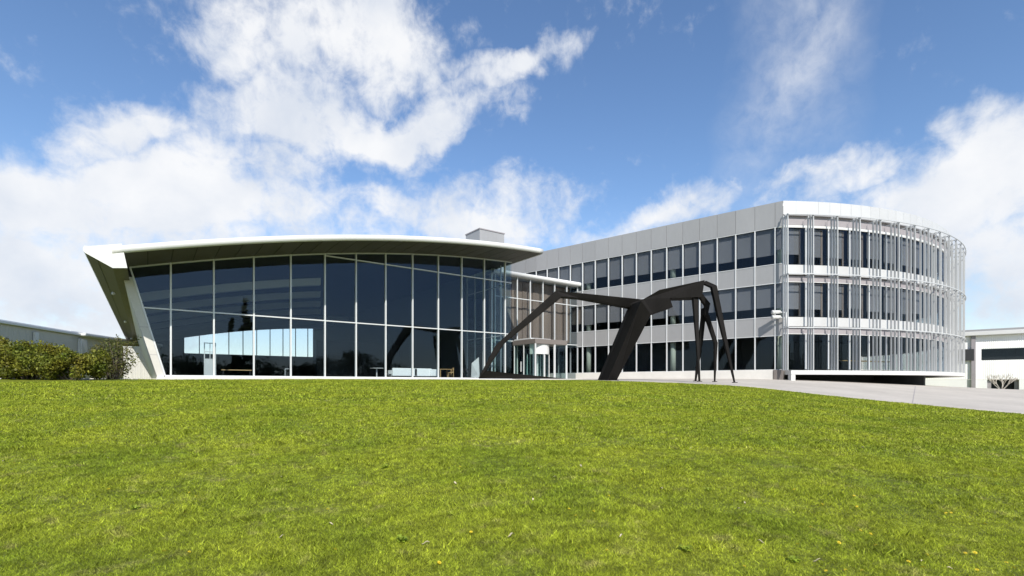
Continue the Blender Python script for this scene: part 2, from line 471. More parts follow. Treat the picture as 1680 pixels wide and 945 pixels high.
# ------------------------------------------------------------------ terrain (height field through surveyed points, eye level = 0)
_ctl = np.array([
 (0, 0, -1.58), (-6, 4, -1.55), (6, 4, -1.62), (0, 10, -1.03), (-10, 10, -.95), (10, 10, -1.32), (0, 16, -.5), (0, 20, -.25), (-14, 20, -.12),
 (10, 20, -.62), (-8, 26, .13), (0, 26, .06), (6, 26, -.12), (21, 20.5, -1.25), (19.5, 22.5, -1.04), (16.4, 26, -.6), (13.4, 29, -.13), (8, 30, .12), (5.5, 32, .21),
 (3.5, 36, .26), (-.5, 40.6, .32), (-9, 34, .29), (-20, 28, .25), (-25, 25, .24), (-40, 40, .2), (6, 47, .45), (0, 44, .40), (21, 38.3, .30), (14, 42, .40), (27, 39, .08), (34, 41.5, -.15),
 (28, 32, -.65), (61, 66, -.52), (64, 62, -.74), (40, 25, -1.6), (30, 10, -2.0), (-30, 10, -.8), (-30, 0, -1.4), (0, -20, -2.0), (60, -60, -2.2),
 (-60, -60, -2.2), (0, 80, .45), (-60, 80, 0), (80, 80, -.6), (100, 30, -1.5), (-100, 30, -.4), (12, 34, .12), (10, 38, .3)], float)
def _tps_k(r2):
    return np.where(r2 > 1e-9, 0.5 * r2 * np.log(np.maximum(r2, 1e-9)), 0.0)
_n = len(_ctl); _P = _ctl[:, :2] / 10
_K = _tps_k(((_P[:, None] - _P[None]) ** 2).sum(-1)) + np.eye(_n) * .02
_A = np.zeros((_n + 3, _n + 3)); _A[:_n, :_n] = _K; _A[:_n, _n] = 1; _A[:_n, _n + 1:] = _P; _A[_n, :_n] = 1; _A[_n + 1:, :_n] = _P.T
_S = np.linalg.solve(_A, np.concatenate([_ctl[:, 2], np.zeros(3)]))
def terrain_cam(X, Y):
    X = np.asarray(X, float); Y = np.asarray(Y, float)
    sh = X.shape; x = X.ravel() / 10; y = Y.ravel() / 10
    z = np.empty_like(x)
    for i in range(0, len(x), 100000):
        a, b = x[i:i + 100000], y[i:i + 100000]
        k = _tps_k((a[:, None] - _P[None, :, 0]) ** 2 + (b[:, None] - _P[None, :, 1]) ** 2)
        z[i:i + 100000] = k @ _S[:_n] + _S[_n] + a * _S[_n + 1] + b * _S[_n + 2]
    rr = np.hypot(x, y - 3) * 10
    t = np.clip((rr - 85) / 60, 0, 1); t = t * t * (3 - 2 * t)
    z = z * (1 - t) - 1.2 * t
    return z.reshape(sh)
def ground_z(w):                        # world point -> ground height
    X = CP * w[0] - SP * w[1]; Y = SP * w[0] + CP * w[1]
    return float(terrain_cam(np.array([X]), np.array([Y]))[0])

def build_ground():
    def axis(lo, hi, step, far):
        a = list(np.arange(lo, hi + 1e-6, step))
        left = [lo - d for d in far][::-1]; right = [hi + d for d in far]
        return np.array(left + a + right)
    far = [3, 8, 16, 30, 60, 120, 250, 500, 1000, 2000]
    xs = axis(-60, 75, .75, far); ys = axis(-20, 85, .75, far)
    GX, GY = np.meshgrid(xs, ys)
    Z = terrain_cam(GX, GY)
    U = CP * GX + SP * GY; V = -SP * GX + CP * GY
    verts = np.stack([U.ravel(), V.ravel(), Z.ravel()], 1)
    nx, ny = len(xs), len(ys)
    ii, jj = np.meshgrid(np.arange(nx - 1), np.arange(ny - 1))
    a = (jj * nx + ii).ravel()
    faces = np.stack([a, a + 1, a + nx + 1, a + nx], 1)
    me = mesh_of('lawn_ground', verts.tolist(), faces.tolist(), M_['turf'], True)
    put('lawn_ground', me, None, Matrix.Identity(4), 'structure')
build_ground()

# lawn edge against the paving, and the paving itself
EDGE = [(-20.3, 27.25), (-18.9, 27.9), (-12, 32.9), (-4.5, 38.2), (-.3, 40.4), (2.4, 37.8), (4.4, 34.2), (5.8, 31.6), (8, 30.1), (10.8, 29.6), (13.4, 28.8), (16.4, 26), (19.5, 22.5), (21.4, 20.3), (23.5, 16.5), (25, 11), (26, 4), (27, -6)]
BACK = [(-20.9, 28.0), (-19.2, 28.6), (-12.2, 33.9), (-4.6, 39.4), (0, 47), (4, 52), (8, 54), (12, 52), (16, 50), (22, 48), (28, 50), (34, 52), (44, 58), (64, 60.5), (72, 50), (74, 34), (74, 14), (74, -6)]
def resample(pts, n):
    p = np.array(pts, float)
    # smooth (Catmull-Rom) then pick n points along it, keeping the point order matched between both curves
    out = []
    for t in np.linspace(0, len(p) - 1, n):
        i = min(int(t), len(p) - 2); f = t - i
        p0, p1, p2, p3 = p[max(i - 1, 0)], p[i], p[i + 1], p[min(i + 2, len(p) - 1)]
        m1, m2 = (p2 - p0) * .5, (p3 - p1) * .5
        h = np.array([2 * f**3 - 3 * f**2 + 1, f**3 - 2 * f**2 + f, -2 * f**3 + 3 * f**2, f**3 - f**2])
        out.append(h[0] * p1 + h[1] * m1 + h[2] * p2 + h[3] * m2)
    return np.array(out)
def g_hit(x, y):                       # camera-axes ground point of a pixel
    r, t = (x - 840) / F, (630 - y) / F
    Ys = np.linspace(2.5, 60, 2500)
    i = int(np.argmax(terrain_cam(r * Ys, Ys) >= t * Ys))
    return r * Ys[i], Ys[i]
def build_paving():
    n, k = 220, 40
    e, b = resample(EDGE, n), resample(BACK, n)
    verts, faces = [], []
    P = np.stack([e + (b - e) * (s ** 1.4) for s in np.linspace(0, 1, k)], 1)       # n,k,2
    Z = terrain_cam(P[..., 0], P[..., 1]) + .022
    for i in range(n):
        for j in range(k):
            verts.append(c2w(P[i, j, 0], P[i, j, 1], Z[i, j]))
    for i in range(n - 1):
        for j in range(k - 1):
            a = i * k + j
            faces.append((a, a + k, a + k + 1, a + 1))
    # a short skirt so the slab has an edge against the turf
    b0 = len(verts)
    for i in range(n):
        verts.append(verts[i * k] - Vector((0, 0, .15)))
    for i in range(n - 1):
        faces.append((b0 + i, b0 + i + 1, (i + 1) * k, i * k))
    me = mesh_of('driveway_paving', verts, faces, M_['drive'], True)
    o = put('driveway_paving', me, None, Matrix.Identity(4), 'structure')
    # saw-cut joints across the slab
    a, b = np.array(g_hit(1502, 634)), np.array(g_hit(1497, 662))
    vs, fs = [], []
    t = (b - a); t = np.array([-t[1], t[0]]) / np.linalg.norm(t) * .014
    for q in np.linspace(0, 1, 60):
        for sg in (-1, 1):
            r = a + (b - a) * q + t * sg
            vs.append(c2w(r[0], r[1], float(terrain_cam(r[:1], r[1:])[0]) + .029))
    for k_ in range(59): fs.append((2 * k_, 2 * k_ + 1, 2 * k_ + 3, 2 * k_ + 2))
    solid('slab_joint', o, M_['recess'], vs, fs)
build_paving()

# ================================================================== the glass hall
VG, VE, VB = 33.9, 30.3, 95.7           # glass line, roof edge, back wall
ZF = 0.46                               # floor level
_gx = [217, 280.2, 350.7, 416.2, 476.8, 532.8, 583.8, 632.4, 676.5, 718.6, 757.1, 794.1, 828.2]
_gy = [437, 431.7, 425.2, 421.2, 417.6, 416.0, 415.0, 415.0, 416.2, 418.2, 421.2, 424.6, 428.2]
_top = [pix_v(x, y, VG) for x, y in zip(_gx, _gy)]
_pf = np.polyfit([p.x for p in _top], [p.z for p in _top], 3)
def zs(u): return float(np.polyval(_pf, u))
MU = [p.x for p in _top[1:]]            # mullion positions along the front
STEP = (MU[-1] - MU[0]) / 11
UE = on_v(839, VG)[0]                   # end of the front glass
SL0, SL1 = pix_v(271, 617, VG), pix_v(213, 437, VG)      # slanted edge, foot and head
def slant(z): return SL0.x + (SL1.x - SL0.x) * (z - SL0.z) / (SL1.z - SL0.z)
T1, T2 = 4.17, 8.46

def build_hall():
    h = root('glass_hall', 'glass fronted hall with a curved white roof and leaning concrete end wall', 'building', Matrix.Translation((12, 60, .3)))
    fr, gl = M_['frame'], M_['glass_hall']
    # --- front glazing
    for i, u in enumerate(MU):
        zt = zs(u)
        box('mullion', h, fr, (u, VG, (ZF + zt) / 2), (.085, .20, zt - ZF))
    # slanted end frame
    p0, p1 = Vector((slant(ZF), VG, ZF)), Vector((slant(zs(SL1.x)), VG, zs(SL1.x)))
    d = (p1 - p0); e = Vector((.085, 0, 0))
    prism('mullion', h, fr, [p0 - e / 2 + Vector((0, -.10, 0)), p0 + e / 2 + Vector((0, -.10, 0)), p1 + e / 2 + Vector((0, -.10, 0)), p1 - e / 2 + Vector((0, -.10, 0))], (0, .2, 0))
    cols = [None] + MU + [UE]
    for i in range(len(cols) - 1):
        ur = cols[i + 1]; ul = cols[i]
        levels = [ZF, T1]
        if ul is not None and ul > MU[4] - .1: levels.append(T2)
        for k, z0 in enumerate(levels):
            last = k == len(levels) - 1
            def bl(z): return slant(z) + .04 if ul is None else ul + .043
            b = ur - (.043 if i < len(cols) - 2 else 0)
            zt_l = zs(bl(zs(ur) if ul is None else 0)) if last else levels[k + 1] - .035
            zt_r = zs(b) if last else levels[k + 1] - .035
            z0 = z0 + .035
            a0, a1 = bl(z0), bl(zt_l)
            if zt_l - z0 < .04: zt_l = z0 + .04
            prism('pane', h, gl, [(a0, VG - .012, z0), (b, VG - .012, z0), (b, VG - .012, zt_r), (a1, VG - .012, zt_l)], (0, .024, 0))
            if not last:
                a = bl(levels[k + 1])
                box('transom', h, fr, ((a + b) / 2, VG, levels[k + 1]), (b - a, .16, .07))
    # head trim under the soffit and sill at the floor
    us = np.linspace(SL1.x, UE, 40)
    vs, fs = [], []
    for u in us:
        for dv, dz in ((-.09, -.07), (.09, -.07), (.09, .0), (-.09, .0)):
            vs.append((u, VG + dv, zs(u) + dz - .006))
    for i in range(39):
        for k in range(4):
            fs.append((4 * i + k, 4 * i + (k + 1) % 4, 4 * i + 4 + (k + 1) % 4, 4 * i + 4 + k))
    solid('head_trim', h, fr, vs, fs)
    box('sill', h, fr, ((SL0.x + UE) / 2, VG, ZF - .005), (UE - SL0.x, .24, .09))
    # plinth kerb the glass stands on
    box('plinth', h, M_['plinth'], ((SL0.x - .3 + UE) / 2, VG + .05, ZF - .41), (UE - SL0.x + .5, .95, .71), bevel=.02)
    # --- soffit panels, half a module each
    u = -2.0
    edges = [MU[0] + STEP / 2 * k for k in range(-6, 25)]
    edges = [e_ for e_ in edges if e_ > -1.0 and e_ < UE + .2]
    edges = [-1.0] + edges + [UE + .35]
    for a, b in zip(edges[:-1], edges[1:]):
        if b - a < .1: continue
        g = .02
        vs = []
        for v in (VE + .02, VG + .25):
            for uu in (a + g, b - g):
                for dz in (0.0, .03): vs.append((uu, v, zs(uu) + dz))
        fs = [(0, 2, 6, 4), (1, 5, 7, 3), (0, 1, 3, 2), (4, 6, 7, 5), (0, 4, 5, 1), (2, 3, 7, 6)]
        solid('soffit_panel', h, M_['soffit'], vs, fs)
    # --- roof shell (underside is the hall's ceiling), with a rounded nose along the front
    us = np.linspace(-2.0, UE + .38, 48)
    vs, fs, mi = [], [], []
    for uu in us:
        for v, dz in ((VE + .01, .034), (VB + 1.0, .034), (VB + 1.0, .42), (VE + .01, .36)):
            vs.append((uu, v, zs(uu) + dz))
    for i in range(len(us) - 1):
        for k in range(4):
            fs.append((4 * i + k, 4 * i + 4 + k, 4 * i + 4 + (k + 1) % 4, 4 * i + (k + 1) % 4)); mi.append(0 if k == 0 else 1)
    fs.append((0, 1, 2, 3)); mi.append(1); e0 = 4 * (len(us) - 1); fs.append((e0 + 3, e0 + 2, e0 + 1, e0)); mi.append(1)
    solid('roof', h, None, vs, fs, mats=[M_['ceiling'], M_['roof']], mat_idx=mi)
    vs, fs = [], []; K = 14
    us2 = np.linspace(-1.35, UE + .40, 70)
    for uu in us2:
        for k in range(K):
            a = math.pi * (k / (K - 1)) - math.pi / 2
            vs.append((uu, VE + .02 - .15 * math.cos(a), zs(uu) + .185 + .19 * math.sin(a)))
    for i in range(69):
        for k in range(K - 1):
            fs.append((i * K + k, (i + 1) * K + k, (i + 1) * K + k + 1, i * K + k + 1))
        fs.append((i * K + K - 1, (i + 1) * K + K - 1, (i + 1) * K, i * K))
    fs.append(tuple(range(K))); fs.append(tuple(69 * K + k for k in reversed(range(K))))
    o = solid('fascia', h, M_['white'], vs, fs, True)
    # edge trim on the free end of the roof
    prism('end_trim', h, M_['white'], [(UE + .39, VE + .05, zs(UE + .38) - .02), (UE + .45, VE + .05, zs(UE + .38) - .02), (UE + .45, VE + .05, zs(UE + .38) + .38), (UE + .39, VE + .05, zs(UE + .38) + .38)], (0, 20, 0))
    # --- leaning eave wedge at the end of the roof
    T = pix_v(200, 400, VE); P2 = pix_v(138.5, 403.5, VE); P3 = pix_v(139.5, 415, VE); P4 = pix_v(185, 440, VE); P5 = pix_v(209, 440, VE)
    nose = [P2 + (P3 - P2) * t + Vector((-.07 * math.sin(math.pi * t), 0, 0)) for t in (0, .25, .5, .75, 1)]
    ring = [T] + [P2 + Vector((.16, 0, .012))] + nose + [P4, P5]
    n = len(ring); L_ = VB + 1 - VE
    vs = [p.copy() for p in ring] + [p + Vector((0, L_, 0)) for p in ring]
    # front cap is a separate white closing plate
    fs = [tuple(reversed(range(n, 2 * n)))]; mi = [0]
    for i in range(n):
        j = (i + 1) % n
        fs.append((i, n + i, n + j, j)); mi.append(1 if i in (n - 3, n - 2) else 0)
    solid('eave_wedge', h, None, vs, fs, mats=[M_['white'], M_['soffit']], mat_idx=mi)
    prism('closing_plate', h, M_['white'], [p + Vector((0, -.002, 0)) for p in ring], (0, -.05, 0))
    # joint strip and small lights along the sloping underside
    A, B = P3, P4
    nb = (B - A).cross(Vector((0, 1, 0))).normalized()
    if nb.z > 0: nb = -nb
    jp = ray_plane(160, 427, A, nb); jp2 = Vector((jp.x, VE + .1, 0)); s = (jp.x - A.x) / (B.x - A.x)
    j0 = A + (B - A) * s + nb * .004
    prism('joint_strip', h, M_['black'], [j0 + (B - A).normalized() * -.02 + Vector((0, .06, 0)), j0 + (B - A).normalized() * .02 + Vector((0, .06, 0)), j0 + (B - A).normalized() * .02 + Vector((0, .06, 0)) + nb * .01, j0 + (B - A).normalized() * -.02 + Vector((0, .06, 0)) + nb * .01], (0, L_ - 1, 0))
    for (lx, ly) in ((187, 480), (206, 527), (216, 555)):
        q = ray_plane(lx, ly, A, nb)
        vs, fs = [], []
        tube(vs, fs, q + nb * .004, q + nb * .10, .10, .10, 12); tube(vs, fs, q + nb * .10, q + nb * .16, .08, .05, 12)
        solid('downlight', h, M_['frame'], vs, fs)
    # --- leaning concrete end wall
    o0, o1 = pix_v(258, 618, VG), pix_v(203.5, 461, VG)
    def outer(z): return o0.x + (o1.x - o0.x) * (z - o0.z) / (o1.z - o0.z)
    zb, zt = .0, 5.75
    prism('end_wall', h, M_['concrete'], [(outer(zb), VG - .12, zb), (slant(zb) - .05, VG - .12, zb), (slant(zt) - .05, VG - .12, zt), (outer(zt), VG - .12, zt)], (0, VB - VG + .5, 0))
    for zc in (1.6, 3.1):
        prism('form_joint', h, M_['recess'], [(outer(zc) - .004, VG - .125, zc), (slant(zc) - .05, VG - .125, zc), (slant(zc) - .05, VG - .125, zc + .018), (outer(zc) - .004, VG - .125, zc + .018)], (0, .004, 0))
    box('footing', h, M_['plinth'], (outer(.1) - 3.2, VG + 1.6, -.02), (7.0, .5, .66), bevel=.02)
    # --- inside
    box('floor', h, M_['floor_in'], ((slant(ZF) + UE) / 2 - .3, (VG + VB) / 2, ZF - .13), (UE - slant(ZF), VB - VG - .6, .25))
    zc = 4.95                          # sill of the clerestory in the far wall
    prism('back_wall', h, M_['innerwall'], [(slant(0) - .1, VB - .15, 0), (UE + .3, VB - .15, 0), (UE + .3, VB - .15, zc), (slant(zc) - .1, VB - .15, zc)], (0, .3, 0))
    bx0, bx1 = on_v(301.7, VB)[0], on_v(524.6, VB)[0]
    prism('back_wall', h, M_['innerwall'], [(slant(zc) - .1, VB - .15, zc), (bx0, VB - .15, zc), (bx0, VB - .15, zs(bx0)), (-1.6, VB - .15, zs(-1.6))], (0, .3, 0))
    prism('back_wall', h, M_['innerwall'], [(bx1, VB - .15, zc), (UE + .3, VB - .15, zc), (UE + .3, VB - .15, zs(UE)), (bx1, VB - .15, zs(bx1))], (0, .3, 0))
    bm_ = np.linspace(bx0, bx1, 11)
    for a, b in zip(bm_[:-1], bm_[1:]):
        prism('pane', h, M_['glass_back'], [(a + .06, VB, zc + .02), (b - .06, VB, zc + .02), (b - .06, VB, zs(b)), (a + .06, VB, zs(a))], (0, .02, 0))
    for u in bm_:
        box('mullion', h, M_['black'], (u, VB, (zc + zs(u)) / 2), (.12, .14, zs(u) - zc))
    for k, v in enumerate((44, 52, 60, 68, 76, 83, 90)):
        vs, fs = [], []
        uu = np.linspace(-.6, on_v(525, v)[0] if v < 75 else bx1 + 1, 24)
        for u in uu:
            for dv, dz in ((-.22, -.62), (.22, -.62), (.22, -.02), (-.22, -.02)): vs.append((u, v + dv, zs(u) + dz))
        for i in range(23):
            for q in range(4): fs.append((4 * i + q, 4 * i + 4 + q, 4 * i + 4 + (q + 1) % 4, 4 * i + (q + 1) % 4))
        fs.append((0, 1, 2, 3)); fs.append((95, 94, 93, 92))
        solid('ceiling_beam', h, M_['beam'], vs, fs)
    # end wall by the link: glazed near the front, solid behind
    for k in range(5):
        v0, v1 = VG + .15 + k * 1.4, VG + .15 + (k + 1) * 1.4
        for z0, z1 in ((ZF, T1), (T1, T2), (T2, zs(UE))):
            box('pane', h, M_['glass_clear'], (UE, (v0 + v1) / 2, (z0 + z1) / 2), (.02, 1.4 - .07, z1 - z0 - .07))
        box('mullion', h, fr, (UE, v1, (ZF + zs(UE)) / 2), (.12, .07, zs(UE) - ZF))
    for z in (T1, T2):
        box('transom', h, fr, (UE, VG + .15 + 3.5, z), (.10, 7.0, .07))
    box('side_wall', h, M_['innerwall'], (UE, (VG + 7.2 + VB) / 2, (ZF + zs(UE)) / 2), (.3, VB - VG - 7.4, zs(UE) - ZF))
    # a dark partition with a doorway deep inside, behind the sofas
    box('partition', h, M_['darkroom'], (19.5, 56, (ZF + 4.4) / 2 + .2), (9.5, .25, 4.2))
build_hall()

# ================================================================== entrance link between hall and office wing
VL = 36.9
def build_link():
    r = root('entrance_link', 'recessed glazed entrance link with white eave between hall and office wing', 'building', Matrix.Translation((30, 40, .4)))
    fr, gl = M_['frame'], M_['glass_wing']
    xs_ = [848.3, 869.6, 890.3, 909.6, 929.4, 947.2]
    us = [on_v(x, VL)[0] for x in xs_]
    u0, u1 = UE + .25, us[-1]
    us = [u0 + .1] + us
    zb, t1, t2, zt = .48, 3.92, 7.87, 9.80
    for u in us:
        box('mullion', r, fr, (u, VL, (zb + zt) / 2), (.075, .16, zt - zb))
    for a, b in zip(us[:-1], us[1:]):
        for z0, z1 in ((zb, t1), (t1, t2), (t2, zt)):
            box('pane', r, gl, ((a + b) / 2, VL, (z0 + z1) / 2), (b - a - .08, .024, z1 - z0 - .065))
        for z in (t1, t2):
            box('transom', r, fr, ((a + b) / 2, VL, z), (b - a - .075, .12, .065))
    # white rounded eave
    vs, fs = [], []; K = 12
    uu = [u0 - .25, u1 + .35]
    for u in uu:
        for k in range(K):
            a = math.pi * (k / (K - 1)) - math.pi / 2
            vs.append((u, VL - .25 - .20 * math.cos(a), zt + .22 + .20 * math.sin(a)))
        vs.append((u, VL + 8, zt + .43)); vs.append((u, VL + 8, zt + .02))
    n = K + 2
    for k in range(n): fs.append((k, n + k, n + (k + 1) % n, (k + 1) % n))
    fs.append(tuple(reversed(range(n)))); fs.append(tuple(range(n, 2 * n)))
    solid('eave', r, M_['white'], vs, fs, True)
    box('eave_end', r, M_['white'], (u1 + .62, VL - .02, zt - .42), (.5, .5, 1.9), bevel=.02)
    # floors and timber-lined wall inside
    box('floor', r, M_['floor_in'], ((u0 + u1) / 2, VL + 5, zb - .12), (u1 - u0, 9.7, .22))
    box('floor_slab', r, M_['innerwall'], ((u0 + u1) / 2, VL + 2.2, t1 - .02), (u1 - u0, 4.0, .3))
    nb = 16; w = (u1 - u0) / nb
    for k in range(nb):
        box('timber_panel', r, M_['brown'], (u0 + (k + .5) * w, VL + .85 + .05 * (k % 2), (t1 + zt) / 2 + .1), (w - .03, .06, zt - t1 - .35))
    box('inner_wall', r, M_['darkroom'], ((u0 + u1) / 2, VL + 9.5, (zb + zt) / 2), (u1 - u0, .2, zt - zb))
    # lift tower on the roof
    c = pix(787, 374, 50)
    zt2 = c.z
    box('lift_tower', r, M_['panel'], (c.x + 1.5, c.y + 1.35, (9 + zt2 - .1) / 2), (3.0, 2.7, zt2 - .1 - 9))
    box('lift_tower_cap', r, M_['recess'], (c.x + 1.5, c.y + 1.35, zt2 - .04), (3.12, 2.82, .1))
    for k in (1, 2):
        box('cladding_joint', r, M_['recess'], (c.x + k, c.y - .003, (9.5 + zt2 - .2) / 2), (.02, .006, zt2 - 9.9))
    # --- vestibule: U 26.9..30.6, standing forward of the glass
    a, b, vf = 26.9, 30.6, 33.5
    zc0, zc1 = 3.50, 3.92
    box('canopy', r, M_['canopy'], ((a + b) / 2, (vf + VL) / 2 - .06, (zc0 + zc1) / 2), (b - a, VL - vf - .1, zc1 - zc0), bevel=.015)
    box('canopy_upstand', r, M_['frame'], ((a + b) / 2 - .55, (vf + VL) / 2 + .35, zc1 + .065), (b - a - 1.4, VL - vf - .95, .12), bevel=.02)
    for (px_, py_, w_) in ((a + .06, vf + .06, .11), (b - .06, vf + .06, .13), (a + 2.25, vf + .08, .13), (a + .06, (vf + VL) / 2, .07), (a + .06, VL - .3, .08)):
        box('post', r, M_['frame'], (px_, py_, (zb + zc0) / 2), (w_, w_, zc0 - zb))
    gc = M_['glass_clear']
    box('pane', r, gc, (a + .06, vf + .88, (zb + zc0) / 2), (.02, 1.45, zc0 - zb - .06))
    box('pane', r, gc, (a + .06, vf + 2.4, (zb + zc0) / 2), (.02, 1.3, zc0 - zb - .06))
    box('pane', r, gc, ((a + 2.36 + b - .14) / 2, vf + .06, (zb + zc0) / 2), (b - a - 2.55, .02, zc0 - zb - .06))
    # revolving door: white drum head, curved glass, leaves
    cx, cy, rad = a + 1.18, vf + 1.15, 1.02
    zd = 2.62
    def arc(name, mat, r0, r1, z0, z1, t0, t1_, n=20):
        vs, fs = [], []
        for i in range(n + 1):
            t = R(t0 + (t1_ - t0) * i / n)
            for rr in (r0, r1):
                for z in (z0, z1): vs.append((cx + rr * math.cos(t), cy + rr * math.sin(t), z))
        for i in range(n):
            p, q = 4 * i, 4 * i + 4
            fs += [(p, q, q + 1, p + 1), (p + 2, p + 3, q + 3, q + 2), (p, p + 2, q + 2, q), (p + 1, q + 1, q + 3, p + 3)]
        fs += [(0, 1, 3, 2), (4 * n, 4 * n + 2, 4 * n + 3, 4 * n + 1)]
        solid(name, r, mat, vs, fs, False)
    arc('drum_head', M_['white'], rad - .06, rad + .02, zd, zc0 - .02, -170, -10, 28)
    arc('curved_pane', gc, rad - .03, rad - .01, zb, zd, 120, 235)
    arc('curved_pane', gc, rad - .03, rad - .01, zb, zd, -40, 60)
    for t in (35, 155, 275):
        ca, sa = math.cos(R(t)), math.sin(R(t))
        rot = Matrix.Rotation(R(t), 4, 'Z')
        lf = box('door_leaf', r, gc, (cx + ca * .48, cy + sa * .48, (zb + zd) / 2), (.88, .015, zd - zb - .1), rot=rot)
        for rr in (.05, .93):
            box('stile', lf, M_['frame'], (cx + ca * rr, cy + sa * rr, (zb + zd) / 2), (.05, .05, zd - zb - .04), rot=rot)
    for t in (-150, -95, -40, 60, 120):
        box('post', r, M_['frame'], (cx + rad * math.cos(R(t)), cy + rad * math.sin(R(t)), (zb + zd) / 2), (.06, .06, zd - zb))
    for py_ in (vf + 1.95, vf + 2.05):
        box('door_handle', r, M_['frame'], (a - .02, py_, 1.55), (.03, .03, .9))
    box('step', r, M_['plinth'], ((a + b) / 2, vf + .8, zb - .2), (b - a + 1.2, 4.4, .34), bevel=.02)
build_link()

# ================================================================== office wing with its round end
DC = 38.5
CX, CY = (1285 - 840) / F * DC, DC
vp = -980.0
_dl = math.hypot(vp, F)
dR = (vp / _dl, F / _dl)                        # along the straight facade, away from the corner
C_W = c2w(CX, CY)
X_AX = c2w(*dR).normalized(); Y_AX = Vector((-X_AX.y, X_AX.x, 0)); 
FW = Matrix(((X_AX.x, Y_AX.x, 0, C_W.x), (X_AX.y, Y_AX.y, 0, C_W.y), (0, 0, 1, 0), (0, 0, 0, 1)))   # +y points out of the wall
def t_of(x):                                    # distance along the facade of pixel column x
    r = (x - 840) / F
    return (CX - r * CY) / (r * dR[1] - dR[0])
